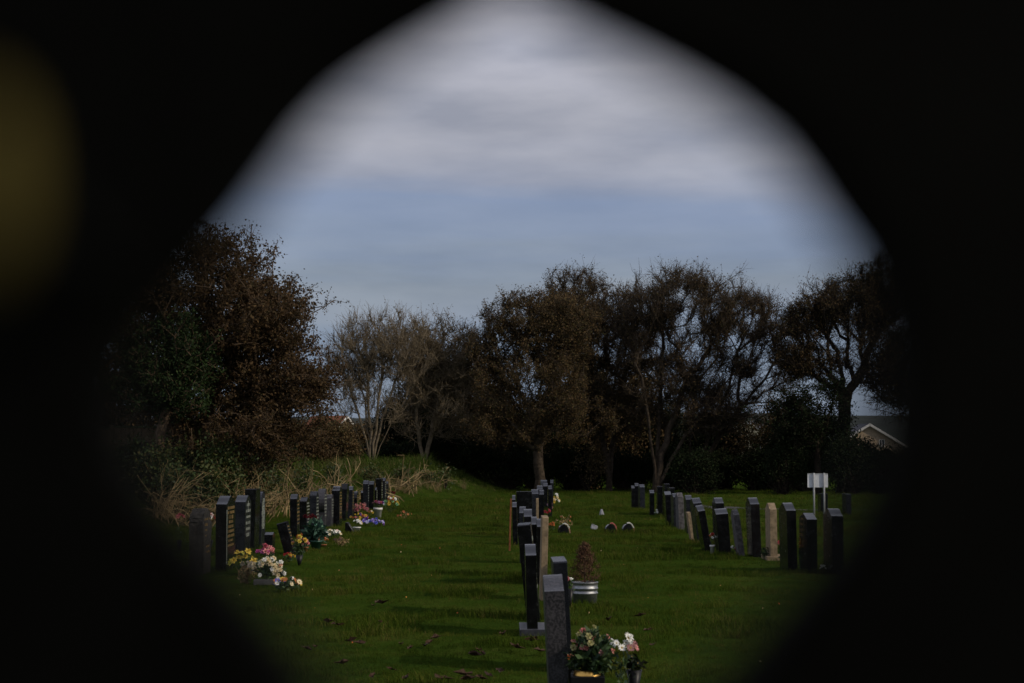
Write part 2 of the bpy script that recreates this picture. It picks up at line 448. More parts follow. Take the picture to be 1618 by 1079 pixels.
def leaf_cards(P, size, rs, jitter=.4, aspect=.62, hang=0.0):
    n = len(P)
    d = rs.normal(size=(n, 3)); d[:, 2] -= hang; d /= np.linalg.norm(d, axis=1, keepdims=True)
    e = rs.normal(size=(n, 3)); e = np.cross(d, e); e /= np.linalg.norm(e, axis=1, keepdims=True) + 1e-9
    nn = np.cross(d, e)
    s = size * rs.uniform(1 - jitter, 1 + jitter, (n, 1))
    a = P; b = P + d * s * .5 + e * s * aspect * .5 + nn * s * .12; c = P + d * s; f = P + d * s * .5 - e * s * aspect * .5 + nn * s * .12
    v = np.stack([a, b, c, f], 1).reshape(-1, 3)
    k = np.arange(n) * 4
    return v, np.stack([k, k + 1, k + 2, k + 3], 1)

def tree(name, label, cat, d, base, fork, blobs, ntarget, leaves, leaf_size, leaf_mat, bark, seed, trunk_r=.22, group=None,
         twig_n=6, twig_len=.55, upward=.3, lower_leaf=1.0, zbase=None, hang=0.0, step=.55, twig_r=.008, depth=1.0, clump=6, cs_=.30, forks=()):
    """base, fork and blobs are given as rows/columns of the picture at distance d; everything is real size at d"""
    rs = np.random.RandomState(seed)
    bx_ = xat(base, d); bz = g1(bx_, d) if zbase is None else zbase
    T = []
    for (cx, cy, rx, ry, wgt) in blobs:
        n = max(3, int(ntarget * wgt))
        v = rs.normal(size=(n, 3)); v /= np.linalg.norm(v, axis=1, keepdims=True)
        r = rs.uniform(0.12, 1, (n, 1)) ** .45
        s = d / 2800.0
        q_ = v * r; cc = q_[:max(3, n // clump)]
        q_ = cc[rs.randint(0, len(cc), n)]; q_ = q_ / np.maximum(1, np.linalg.norm(q_, axis=1, keepdims=True) * 1.02)
        T.append(np.array([[xat(cx, d), d, zat(cy, d)]]) + q_ * np.array([[rx * s, rx * s * .85 * depth, ry * s]]) + rs.normal(size=(n, 3)) * np.array([[cs_, cs_, cs_ * .8]]))
    T = np.concatenate(T)
    T[:, 2] = np.maximum(T[:, 2], bz + .3)
    # trunk
    fx, fz = xat(fork[0], d), zat(fork[1], d)
    nodes = []; par = []; 
    nt_ = max(3, int((fz - bz) / .6))
    for k in range(nt_ + 1):
        s = k / nt_
        nodes.append((bx_ + (fx - bx_) * s + rs.normal() * .05 * (k > 0), d + rs.normal() * .05 * (k > 0), bz - .1 + (fz - bz + .1) * s)); par.append(k - 1)
    for (gx, gy) in forks:       # further stems rising from the same foot
        ex, ez = xat(gx, d), zat(gy, d); st = max(3, int(math.hypot(ex - bx_, ez - bz) / .6)); yd = rs.normal() * .5; prev_ = 0
        for k in range(1, st + 1):
            s = k / st; nodes.append((bx_ + (ex - bx_) * (s ** 1.25) + rs.normal() * .04, d + yd * s + rs.normal() * .04, bz + (ez - bz) * s)); par.append(prev_); prev_ = len(nodes) - 1
    cap = len(T) * 40 + 400
    P = np.zeros((cap, 3)); P[:len(nodes)] = nodes
    pl = np.zeros(cap); parr = np.full(cap, -1); parr[:len(par)] = par
    m = len(nodes)
    for k in range(1, m): pl[k] = pl[par[k]] + .25 * np.linalg.norm(P[k] - P[par[k]])
    pl[:m] += 50 * (P[:m, 2] < bz + .55 * (fz - bz))
    order = np.argsort(np.linalg.norm(T - P[nt_], axis=1) + rs.normal(size=len(T)) * .5)
    ends = []
    for ti in order:
        t = T[ti]
        dv = t[None] - P[:m]
        dist = np.linalg.norm(dv, axis=1)
        cost = dist + .34 * pl[:m] + .9 * np.clip(-dv[:, 2], 0, None)
        k = int(np.argmin(cost)); L_ = dist[k]
        ns = max(1, int(L_ / step))
        if parr[k] >= 0:
            pd = P[k] - P[parr[k]]; pd = pd / (np.linalg.norm(pd) + 1e-9)
        else: pd = np.array([0, 0, 1.0])
        ctrl = P[k] + pd * L_ * .32 + np.array([0, 0, upward * L_ * .35])
        a = P[k].copy(); prev = k
        for s_ in range(1, ns + 1):
            u = s_ / ns
            p = (1 - u) ** 2 * a + 2 * u * (1 - u) * ctrl + u * u * t
            if s_ < ns: p = p + rs.normal(size=3) * .045 * step / .5
            P[m] = p; parr[m] = prev; pl[m] = pl[prev] + np.linalg.norm(p - P[prev]); prev = m; m += 1
        ends.append(prev)
    P = P[:m]; parr = parr[:m]
    load = np.zeros(m); load[ends] += 1
    for k in range(m - 1, 0, -1): load[parr[k]] += load[k]
    load = np.maximum(load, 1)
    rad = np.maximum(.012, trunk_r * (load / load.max()) ** .5)
    rad[0] *= 1.35
    root = empty(name, (0, 0, 0))
    tag(root, label, cat, group)
    root.location = (bx_, d, bz)
    off = np.array([bx_, d, bz])
    ch = np.arange(1, m); pa = parr[1:]
    thick = rad[pa] > trunk_r * .30
    for nm, sel, sides, mt in (('trunk', thick, 8, bark), ('branches', ~thick, 4, bark)):
        c = ch[sel]; p = pa[sel]
        v, f = tubes(P[p] - off, P[c] - off, np.minimum(rad[p], rad[c] * 1.6), rad[c], sides)
        if nm == 'branches':
            # fine twigs bunched round the branch ends
            E = np.repeat(np.array(ends), twig_n); n = len(E)
            dr = P[E] - P[parr[E]]; dr /= np.linalg.norm(dr, axis=1, keepdims=True) + 1e-9
            dd = dr * .7 + rs.normal(size=(n, 3)) * .6; dd[:, 2] += upward
            dd /= np.linalg.norm(dd, axis=1, keepdims=True)
            ln = twig_len * rs.uniform(.5, 1.4, (n, 1))
            A = P[E] - dr * rs.uniform(0, .7, (n, 1)); M_ = A + dd * ln * .5; B = M_ + (dd + rs.normal(size=(n, 3)) * .3) * ln * .5
            v1, f1 = tubes(A - off, M_ - off, np.full(n, twig_r * 1.3), np.full(n, twig_r), 3)
            v2, f2 = tubes(M_ - off, B - off, np.full(n, twig_r), np.full(n, twig_r * .4), 3)
            f = np.concatenate([f, f1 + len(v), f2 + len(v) + len(v1)]); v = np.concatenate([v, v1, v2])
            tw = (A, M_, B)
        o = link(nm, mesh_np(nm, v, f, [mt], True), root)
        if nm == 'branches': kind(o, 'stuff')
    if leaves:
        A, M_, B = tw
        n = leaves
        e = rs.randint(0, len(A), n); u = rs.uniform(0, 1.1, (n, 1))
        p = np.where(u < .5, A[e] + (M_[e] - A[e]) * u * 2, M_[e] + (B[e] - M_[e]) * (u - .5) * 2) + rs.normal(size=(n, 3)) * leaf_size * .9
        if lower_leaf < 1:
            zt = (p[:, 2] - bz) / (p[:, 2].max() - bz); keep = rs.random_sample(n) < (lower_leaf + (1 - lower_leaf) * zt); p = p[keep]
        v, f = leaf_cards(p - off, leaf_size, rs, hang=hang)
        kind(link('crown', mesh_np('crown', v, f, [leaf_mat]), root), 'stuff')
    return root

def shrub(name, label, cat, px, top, d, wpx, nleaf, leaf_size, m, seed, group=None, zb=None, bark=None, lobes=5, depth=1.0):
    """low bushy plant: stems plus leaves filling uneven lobes"""
    rs = np.random.RandomState(seed)
    x = xat(px, d); zb = g1(x, d) if zb is None else zb
    H = zat(top, d) - zb; Rw = wpx / 2 * d / 2800.0
    root = empty(name, (x, d, zb)); tag(root, label, cat, group)
    cs = []
    for k in range(lobes):
        a = rs.uniform(-1, 1); h = H * (.55 + .28 * rs.rand()) * (1 - .35 * abs(a))
        cs.append((a * Rw * .62, rs.uniform(-.5, .5) * Rw * .6 * depth, h, Rw * rs.uniform(.4, .6), H * rs.uniform(.26, .4)))
    cs.append((0, 0, H * .42, Rw * .95, H * .42))
    P = []
    for c in cs:
        n = nleaf // len(cs)
        v = rs.normal(size=(n, 3)); v /= np.linalg.norm(v, axis=1, keepdims=True); r = rs.uniform(.05, 1, (n, 1)) ** .4
        r = r * (1 + .16 * rs.normal(size=(n, 1)))
        P.append(np.array([[c[0], c[1], c[2]]]) + v * r * np.array([[c[3], c[3] * .8 * depth, c[4]]]))
    P = np.concatenate(P); P = P[P[:, 2] > .02]
    # clump the leaves
    cl_ = P[rs.randint(0, len(P), max(30, len(P) // 14))]
    P = cl_[rs.randint(0, len(cl_), len(P))] + rs.normal(size=P.shape) * leaf_size * 1.5
    P[:, 2] = np.maximum(P[:, 2], 0.0)
    v, f = leaf_cards(P, leaf_size, rs)
    kind(link('foliage', mesh_np('foliage', v, f, [m]), root), 'stuff')
    n = max(10, len(cl_) // 4)
    B = cl_[rs.randint(0, len(cl_), n)]; A = np.stack([rs.normal(size=n) * .1 * Rw, rs.normal(size=n) * .1 * Rw, np.full(n, -.05)], 1)
    M_ = (A + B) / 2 + rs.normal(size=(n, 3)) * .06 * H
    v1, f1 = tubes(A, M_, np.full(n, .022), np.full(n, .014), 4); v2, f2 = tubes(M_, B, np.full(n, .014), np.full(n, .006), 4)
    kind(link('stems', mesh_np('stems', np.concatenate([v1, v2]), np.concatenate([f1, f2 + len(v1)]), [bark or BARK_D], True), root), 'stuff')
    return root

# left: large beech still in brown leaf, ivy-green tree in front of it
tree('beech_tree', 'big brown-leaved tree towering at the left edge of the opening', 'tree', 47, 335, (330, 640),
     [(320, 470, 140, 125, .38), (385, 520, 100, 100, .17), (420, 560, 100, 110, .17), (455, 625, 80, 75, .12), (360, 665, 160, 58, .2)], 1600, 100000, .075, L_BROWN, BARK_W, 11,
     trunk_r=.20, twig_n=5, twig_len=.36, upward=.1, zbase=1.0, hang=.5, step=.4, twig_r=.006)
tree('ivy_clad_tree', 'forked tree with dark green leaves in front of the big brown one', 'tree', 45.5, 252, (262, 640),
     [(265, 560, 62, 70, .6), (235, 610, 60, 50, .2), (300, 600, 40, 50, .2)], 340, 30000, .075, L_IVY, BARK_W, 12, trunk_r=.13, twig_n=5, twig_len=.28, zbase=1.05, step=.35)
tree('beech_tree', 'shadowed brown tree behind the timber fence at far left', 'tree', 60, 120, (120, 640),
     [(120, 480, 140, 150, .6), (200, 600, 80, 80, .4)], 380, 14000, .13, L_BROWN, BARK, 13, trunk_r=.25, zbase=1.1)
# centre
tree('bare_ash_tree', 'vase-shaped bare tree with many thin upright branches against the sky', 'tree', 84, 588, (588, 722),
     [(565, 558, 56, 60, .30), (610, 550, 50, 56, .28), (535, 600, 30, 50, .12), (645, 565, 34, 56, .14), (585, 630, 62, 46, .16)], 560, 3400, .07, L_TAN, BARK_P, 21, trunk_r=.12, forks=[(535, 640), (552, 610), (566, 590), (580, 580), (604, 580), (624, 600), (642, 630)], twig_n=9, twig_len=.75, upward=1.0, step=.5, twig_r=.008, clump=1)
tree('bare_ash_tree', 'thin-crowned tree with a few tan leaves, right of the bare vase-shaped one', 'tree', 86, 668, (668, 722),
     [(655, 556, 36, 54, .25), (712, 566, 48, 62, .4), (690, 640, 80, 60, .35)], 760, 15000, .075, L_TAN, BARK_P, 22, trunk_r=.14, forks=[(650, 600), (700, 610)], twig_n=8, twig_len=.65, upward=.6, step=.5, twig_r=.009, clump=3)
tree('beech_tree', 'dense dark tree with a single trunk behind the centre row of headstones', 'tree', 85, 852, (850, 712),
     [(842, 508, 72, 56, .2), (788, 545, 50, 66, .15), (885, 522, 62, 72, .2), (850, 610, 110, 50, .22), (800, 650, 90, 50, .13), (900, 650, 80, 45, .10)], 1300, 90000, .08, L_DULL, BARK, 23, trunk_r=.24, twig_n=8, twig_len=.45, upward=.1)
tree('beech_tree', 'rounded brown tree between the dense dark tree and the widest crown', 'tree', 89, 962, (960, 730),
     [(928, 490, 80, 62, .40), (1000, 520, 48, 74, .2), (930, 600, 80, 60, .25), (980, 650, 60, 50, .17)], 1200, 52000, .075, L_DULL, BARK, 24, trunk_r=.17, forks=[(940, 620), (985, 600)], twig_n=11, twig_len=.6, upward=.4, clump=4)
tree('sycamore_tree', 'widest and tallest crown with sky showing through its limbs, right of centre', 'tree', 86, 1035, (1037, 735),
     [(1080, 474, 96, 56, .3), (1020, 515, 60, 84, .15), (1155, 495, 72, 56, .18), (1100, 570, 90, 50, .14), (1060, 630, 80, 60, .15), (1120, 640, 60, 40, .1)], 1300, 26000, .072, L_DULL, BARK, 25, trunk_r=.22, forks=[(1012, 600), (1050, 590), (1085, 600), (1120, 640)], twig_n=10, twig_len=.65, upward=.5, clump=6)
tree('sycamore_tree', 'slimmer leaning tree with gappy twigs left of the ivy-clad trunk', 'tree', 88, 1092, (1100, 735),
     [(1206, 518, 60, 58, .38), (1150, 600, 80, 50, .25), (1215, 590, 50, 56, .2), (1150, 660, 70, 40, .2)], 700, 8500, .07, L_DULL, BARK, 26, trunk_r=.16, forks=[(1088, 620), (1140, 630), (1170, 640)], twig_n=9, twig_len=.65, upward=.4, clump=8)
tree('oak_tree', 'thick-trunked dark tree above the white sign on the right', 'tree', 84, 1330, (1334, 660),
     [(1345, 486, 76, 50, .34), (1278, 500, 48, 36, .14), (1395, 462, 56, 58, .22), (1300, 580, 46, 40, .08), (1380, 560, 50, 50, .08), (1262, 560, 40, 50, .14)], 1150, 40000, .08, L_DULL, BARK_D, 27, trunk_r=.30, twig_n=10, twig_len=.6, upward=.35, clump=5)
tree('beech_tree', 'brown tree filling the gap between the single-trunk tree and the rounded one', 'tree', 99, 905, (905, 700),
     [(900, 490, 46, 50, .35), (905, 600, 60, 70, .4), (1000, 620, 60, 60, .3)], 420, 30000, .10, L_DULL, BARK, 42, trunk_r=.2, twig_n=6, twig_len=.5, clump=4)
tree('beech_tree', 'brown tree filling the gap left of the single-trunk tree', 'tree', 99, 745, (745, 700),
     [(745, 585, 44, 62, .5), (700, 620, 60, 50, .5)], 320, 22000, .10, L_DULL, BARK, 43, trunk_r=.2, twig_n=6, twig_len=.5, clump=4)
tree('hawthorn_tree', 'ivy-smothered stump-like tree left of the thick trunk', 'tree', 82, 1290, (1292, 700),
     [(1290, 650, 56, 52, .6), (1245, 670, 40, 45, .4)], 300, 17000, .10, L_EVER, BARK_D, 41, trunk_r=.15, twig_n=6, twig_len=.4, upward=.2)
tree('bare_ash_tree', 'bare drooping tree at the right edge of the opening', 'tree', 82, 1450, (1440, 640),
     [(1410, 590, 46, 70, .6), (1450, 560, 60, 90, .4)], 380, 2200, .10, L_DULL, BARK_D, 28, trunk_r=.2, twig_n=9, twig_len=.8, upward=-.2, twig_r=.010, clump=3)
for k, (bp, dd, hh, sd_) in enumerate([(1560, 88, 470, 31), (1700, 84, 440, 32), (1850, 88, 450, 33)]):  # unseen trees added on the sun side to shade the tree row
    tree('sycamore_tree', ['first tree hidden beyond the right edge of the opening', 'second tree hidden beyond the right edge of the opening', 'third tree hidden beyond the right edge of the opening'][k], 'tree', dd, bp, (bp, 660),
         [(bp, hh + 80, 90, 80, .6), (bp - 40, hh + 150, 80, 60, .4)], 260, 12000, .17, L_DULL, BARK, sd_, trunk_r=.3, twig_n=5)

# undergrowth under and behind the trees
U = [(555, 672, 92, 110), (625, 625, 94, 110), (700, 590, 96, 150), (775, 580, 95, 150), (850, 600, 95, 150), (925, 568, 96, 170),
     (1000, 610, 95, 150), (1070, 628, 96, 150), (1140, 648, 95, 140), (1215, 640, 93, 130), (1280, 640, 91, 130), (1345, 694, 92, 90), (1400, 716, 94, 120), (1470, 700, 93, 150), (1560, 690, 93, 160)]
words_ = ['below the bare vase-shaped tree', 'just right of the bare vase-shaped tree', 'under the thin-crowned tan tree', 'left of the single dark trunk', 'right behind the single dark trunk', 'under the rounded brown tree',
          'left of the tall wide-crowned tree', 'beneath the tall wide-crowned tree', 'below the gappy leaning tree', 'left of the thick ivy trunk', 'at the foot of the thick-trunked tree', 'rounded in front of the pale gable', 'clipped low below the pale gable',
          'at the right edge of the opening', 'beyond the right edge of the opening']
for k, (px, tp, d, wp) in enumerate(U):
    shrub('evergreen_shrub', 'dark evergreen thicket ' + words_[k], 'shrub', px, tp, d, wp, 17000, .12, L_EVER if k % 3 else L_DULL, 100 + k, 'evergreen thicket under the trees', lobes=7)
U2 = [(600, 700, 90, 110), (670, 700, 90, 120), (740, 705, 89, 110), (800, 700, 89, 100), (905, 705, 91, 110), (985, 712, 91, 110), (1055, 706, 91, 110), (1125, 712, 91, 110), (1195, 706, 90, 110), (1265, 712, 89, 110)]
U2 += [(1344, 690, 81, 84), (1392, 706, 81, 100), (1235, 690, 82, 70), (1095, 706, 82, 80), (690, 680, 88, 90), (745, 700, 89, 70)]
w2 = ['at the end of the grassy bank', 'where the bank meets the trees', 'above the foot of the bank', 'left of the path of lawn', 'right of the centre row of stones', 'midway to the right-hand row', 'behind the far end of the right row', 'behind the leaning right-hand stones', 'left of the white sign', 'directly behind the white sign', 'hiding the foot of the thick-trunked tree', 'spreading wide below the pale gable', 'between the gappy leaning tree and the sign', 'hiding the foot of the gappy leaning tree', 'in front of the thin-crowned tan tree', 'where the bank runs down to the lawn']
for k, (px, tp, d, wp) in enumerate(U2):
    shrub('holly_shrub', 'low black-green holly bush ' + w2[k], 'shrub', px, tp, d, wp, 11000, .09, L_EVER, 140 + k, 'low holly bushes along the lawn edge', lobes=5, depth=.8)
# unseen hedge added behind the viewer so the polished stones mirror something dark
for k in range(7):
    hx_ = -15 + k * 5.0; rs = np.random.RandomState(500 + k); n = 4200
    root = empty('yew_hedge', (hx_, -9, 0)); tag(root, 'tall yew hedge section ' + ['first', 'second', 'third', 'fourth', 'fifth', 'sixth', 'seventh'][k] + ' from the left behind the viewer', 'hedge', 'yew hedge behind the viewer')
    P = np.stack([rs.uniform(-2.7, 2.7, n), rs.uniform(-1, 1, n) ** 3 * 1.1, rs.uniform(0, 1, n) ** .9 * (6.3 + rs.rand())], 1)
    v, f = leaf_cards(P, .42, rs); kind(link('foliage', mesh_np('foliage', v, f, [L_EVER]), root), 'stuff')
    v, f = tubes(np.array([[0, 0, -.1], [0, 0, 2.0]]), np.array([[0, 0, 2.0], [.1, 0, 5.5]]), np.array([.16, .12]), np.array([.12, .04]), 8); link('trunk', mesh_np('trunk', v, f, [BARK_D], True), root)
# yellowing branch low under the rounded tree
shrub('field_maple_shrub', 'small yellow-green bush glowing in the dark under the trees', 'shrub', 925, 690, 88.3, 60, 1200, .11, L_TAN, 160)

# brambles, bank bushes on the left
B_ = [(250, 704, 45.5, 90, 6600), (300, 690, 46, 90, 8200), (345, 702, 45.5, 80, 6800), (205, 696, 46, 80, 5500), (400, 728, 49, 70, 2600), (150, 712, 47, 90, 3000), (285, 735, 44, 60, 2600), (330, 738, 44.5, 55, 2400)]
wb = ['in front of the forked trunk', 'tallest clump under the big brown tree', 'nearest the dry bracken tangle', 'below the end of the timber fence', 'low at the right of the thicket', 'at the dark left edge of the opening', 'lowest clump behind the small black post', 'lower right clump before the bracken']
for k, (px, tp, d, wp, nl) in enumerate(B_):
    shrub('bramble_bush', 'green bramble ' + wb[k], 'bush', px, tp, d, wp, nl, .085, L_BRAM, 170 + k, 'brambles on the left bank', bark=STRAW)
shrub('leafy_weed', 'bright green leafy weed standing at the right end of the bank', 'plant', 703, 734, 78, 18, 260, .11, L_BRAM, 190, lobes=3)
for k, (px, tp, wp, d, mm) in enumerate([(470, 660, 110, 72, L_BROWN), (530, 672, 80, 76, L_DULL), (300, 640, 150, 62, L_EVER), (400, 640, 150, 63, L_EVER), (190, 640, 150, 61, L_EVER), (480, 650, 120, 82, L_EVER)]):
    shrub('understorey_shrub', 'leafy undergrowth ' + ['below the right side of the big brown tree', 'at the right foot of the big brown tree', 'dark behind the forked trunk', 'dark behind the middle of the big brown tree', 'dark behind the timber fence', 'darkest behind the right side of the big brown tree'][k],
          'shrub', px, tp, d, wp, 12000, .10, mm, 195 + k, bark=BARK)

for k, (px, tp, wp, d) in enumerate([(425, 732, 60, 52), (480, 738, 50, 58), (530, 736, 40, 64), (585, 738, 40, 70), (640, 738, 40, 74), (675, 746, 30, 77)]):
    shrub('nettle_patch', 'low dark green weeds ' + ['right of the brambles', 'on the bank below the big brown tree', 'on the bank above the middle of the left row', 'on the bank crest before the vase-shaped tree', 'among the feathery dead stems', 'at the right tip of the bank'][k],
          'weeds', px, tp, d, wp, 750, .09, L_BRAM, 220 + k, 'weeds along the bank', bark=STRAW, lobes=6)

# dry stalks: bracken and dock on the bank
def stalks(name, label, group, px, tp, d, n, spread, lean, seed, r=.012, kink=.35, branch=2):
    rs = np.random.RandomState(seed)
    x = xat(px, d); zb = g1(x, d); H = max(.35, zat(tp, d) - zb)
    root = empty(name, (x, d, zb)); tag(root, label, 'dead stalks', group)
    A = []; B = []; r0 = []; r1 = []
    for s in range(n):
        p = np.array([rs.normal() * spread, rs.normal() * spread, -.03]); dr = np.array([lean + rs.normal() * .28, rs.normal() * .25, 1.0])
        h = H * rs.uniform(.5, 1.0); seg = 5; rr = r * rs.uniform(.6, 1.2)
        for q_ in range(seg):
            dr = dr + rs.normal(size=3) * kink * .35 + np.array([lean * .25, 0, -.16 * q_ * kink])
            dr /= np.linalg.norm(dr); p2 = p + dr * h / seg
            A.append(p); B.append(p2); r0.append(rr); r1.append(rr * .8); 
            if q_ >= 1:
                for b in range(branch):
                    if rs.rand() < .5:
                        bd_ = dr * .5 + rs.normal(size=3) * .6; bd_ /= np.linalg.norm(bd_)
                        A.append(p2); B.append(p2 + bd_ * h * rs.uniform(.12, .32)); r0.append(rr * .6); r1.append(rr * .25)
            p = p2; rr *= .8
    v, f = tubes(np.array(A), np.array(B), np.array(r0), np.array(r1), 4)
    kind(link('stems', mesh_np('stems', v, f, [STRAW], True), root), 'stuff')
    return root
ST = [(362, 700, 46, 16, .25, .0), (385, 706, 46, 12, .2, .1), (375, 725, 45, 26, .35, .2), (400, 735, 46, 20, .3, -.2), (345, 722, 45, 14, .2, .2), (252, 722, 43, 14, .16, .35), (268, 720, 43, 12, .15, .3), (300, 745, 43, 26, .4, .5), (282, 752, 42.5, 18, .35, -.5),
      (425, 700, 50, 3, .05, .35), (447, 712, 52, 4, .1, .1), (470, 710, 55, 4, .2, .4), (500, 715, 58, 7, .2, .1), (530, 705, 62, 9, .2, .1), (555, 716, 66, 6, .1, -.1), (560, 712, 66, 8, .12, .75), (590, 712, 68, 6, .2, .7), (475, 730, 56, 9, .3, .3),
      (510, 722, 60, 8, .4, .3), (625, 702, 72, 7, .12, .25), (640, 700, 72, 5, .1, .45), (612, 725, 70, 8, .3, -.1), (655, 722, 74, 6, .2, .2), (690, 722, 77, 7, .15, .25), (330, 690, 47, 5, .15, .1), (355, 670, 48, 3, .08, .15), (435, 725, 50, 10, .3, .1)]
SL = ['pale stalks bent over the top of the brambles', 'zigzag stalks just right of the bent pale ones', 'low tangle of dry stems behind the rope-edged headstone', 'tangle of dry stems right of the square-headed stone', 'dry stems left of the rope-edged headstone',
      'tall leaning dry stems at the left end of the brambles', 'dry stems rising through the lowest brambles', 'flattened tangle leaning right behind the small black post', 'flattened tangle leaning left in the dark', 'three bare stalks beside the bramble top',
      'short pair of twisted stalks on the bank crest', 'stalks leaning right below the big brown tree', 'upright dry stems above the long left cluster of stones', 'dense upright stems right of the big brown tree', 'single forked pale stalk by the bank crest', 'pale stalks lying over to the right on the bank crest',
      'long arched stalks pointing right at the middle of the bank', 'low broken stems behind the orange-lettered stone', 'broken stems behind the tall broad black stone', 'tallest feathery stems near the right of the bank', 'stems leaning hard right near the right of the bank', 'low stems behind the last four left stones',
      'short stems right of the feathery ones', 'last stems beside the bright green weed', 'stalks in front of the brown beech foliage', 'long thin stalks rising into the brown beech foliage', 'pale stems behind the knee-high headstone']
for k, (px, tp, d, n, sp, ln) in enumerate(ST):
    stalks('dead_stalks', SL[k], 'dead bracken stalks on the bank', px, tp, d, n, sp, ln, 300 + k, r=.017 if d < 52 else .030, kink=.5)

# ------------------------------------------------------------------ timber fence on the left
fr = empty('timber_fence', (xat(192, 47.5), 47.5, 1.0))
tag(fr, 'weathered vertical-board timber fence in the dark at far left', 'fence')
bw = .105
bmb = bmesh.new(); bm_box(bmb, (0, 0, 0), (bw - .008, .02, 1.5), .003)
bme = bpy.data.meshes.new('board'); bmb.to_mesh(bme); bmb.free(); bme.materials.append(WOOD)
ztop = zat(676, 47.5) - 1.0
for k in range(30):
    xk = 1.28 - .055 - k * bw
    o = link('board', bme, fr); o.location = (xk - .0, RND.uniform(-.006, .006), ztop - .75 - .04 * (xk < -.15)); o.rotation_euler = (0, RND.uniform(-.008, .008), 0)
CAPM = mat('mossy_coping', (.05, .075, .03), .9, .15, var=.4, scale=10)
b = bmesh.new(); bm_box(b, (.52, 0, ztop + .02), (1.56, .07, .035), .006); from_bm('coping', b, CAPM, fr)
b = bmesh.new(); bm_box(b, (-1.15, 0, ztop - .02), (1.76, .07, .035), .006); from_bm('coping', b, CAPM, fr)
for xk in (1.33, -.245, -2.05):
    b = bmesh.new(); bm_box(b, (xk, 0, ztop - .7), (.09, .09, 1.55), .006); from_bm('post', b, WOOD, fr)
for zk in (.25, -.45):
    b = bmesh.new(); bm_box(b, (-.36, .045, ztop - .5 + zk), (3.3, .035, .07), .004); from_bm('rail', b, WOOD, fr)

# ------------------------------------------------------------------ houses
CREAM = mat('cream_render', (.50, .38, .26), .9, .2, var=.12, scale=3)
ROOF = mat('grey_slate', (.075, .075, .085), .8, .3, var=.3, scale=6)
ROOFR = mat('orange_roof_tile', (.20, .075, .04), .9, .2, var=.3, scale=6)
WHITEP = mat('white_paint', (.72, .70, .66), .5, .4)
GLASS = mat('dark_window_glass', (.02, .022, .028), .08, .6)
def house(label, px, d, wd, ln, eave, ridge, wall, roof, rz, win=True, chim=True):
    x = xat(px, d); root = empty('bungalow', (x, d, 0), (0, 0, rz)); tag(root, label, 'house')
    bm = bmesh.new(); h = wd / 2
    v = [bm.verts.new(c) for c in ((-h, 0, -.3), (h, 0, -.3), (h, 0, eave), (0, 0, ridge), (-h, 0, eave), (-h, ln, -.3), (h, ln, -.3), (h, ln, eave), (0, ln, ridge), (-h, ln, eave))]
    for f in ((0, 1, 2, 3, 4), (9, 8, 7, 6, 5), (1, 6, 7, 2), (0, 4, 9, 5)): bm.faces.new([v[i] for i in f])
    from_bm('wall', bm, wall, root)
    bm = bmesh.new(); sl = math.hypot(h, ridge - eave); a = math.atan2(ridge - eave, h)
    for s in (-1, 1):
        bm_box(bm, (s * (h / 2 + .12), ln / 2, (eave + ridge) / 2 + .03), (sl + .45, ln + .7, .12), rot=Matrix.Rotation(s * a, 4, 'Y'))
    from_bm('roof', bm, roof, root)
    for s in (-1, 1):
        bm = bmesh.new(); bm_box(bm, (s * (h / 2 + .12), -.37, (eave + ridge) / 2 - .02), (sl + .45, .04, .24), rot=Matrix.Rotation(s * a, 4, 'Y'))
        from_bm('bargeboard', bm, WHITEP, root)
    if chim:
        bm = bmesh.new(); bm_box(bm, (.2, ln * .6, ridge + .3), (.7, .6, 1.2)); from_bm('chimney', bm, wall, root)
    if win:
        for (wx, wz) in ((1.4, 1.5), (-1.8, 1.5), (1.35, 3.25)):
            w_, h_ = (1.3, 1.1) if wz < 2 else (.55, .75)
            bm = bmesh.new()
            for c_, s_ in (((0, 0, h_ / 2), (w_ + .1, .1, .07)), ((0, 0, -h_ / 2), (w_ + .1, .14, .08)), ((-w_ / 2, 0, 0), (.07, .1, h_ - .07)), ((w_ / 2, 0, 0), (.07, .1, h_ - .07)), ((0, 0, 0), (.05, .08, h_ - .07))):
                bm_box(bm, c_, s_)
            f = from_bm('window', bm, WHITEP, root); f.location = (wx, -.03, wz)
            bm = bmesh.new(); bm_box(bm, (0, .0, 0), (w_ - .07, .02, h_ - .08)); p = from_bm('pane', bm, GLASS, f)
    return root
house('cream gabled bungalow showing between the bushes at the right', 1373, 190, 7.4, 5, 3.0, 5.2, CREAM, ROOF, R(2), chim=False)
house('distant house with an orange tiled roof glimpsed left of the bare tree', 545, 210, 4.4, 4.5, 4.9, 6.5, CREAM, ROOFR, R(60), chim=False, win=False)
house('distant pale house glimpsed low through the gappy right-hand trees', 1180, 215, 7, 10, 4.2, 6.0, mat('pale_cream_render', (.62, .52, .34), .9, .2), ROOF, R(-20), chim=False)

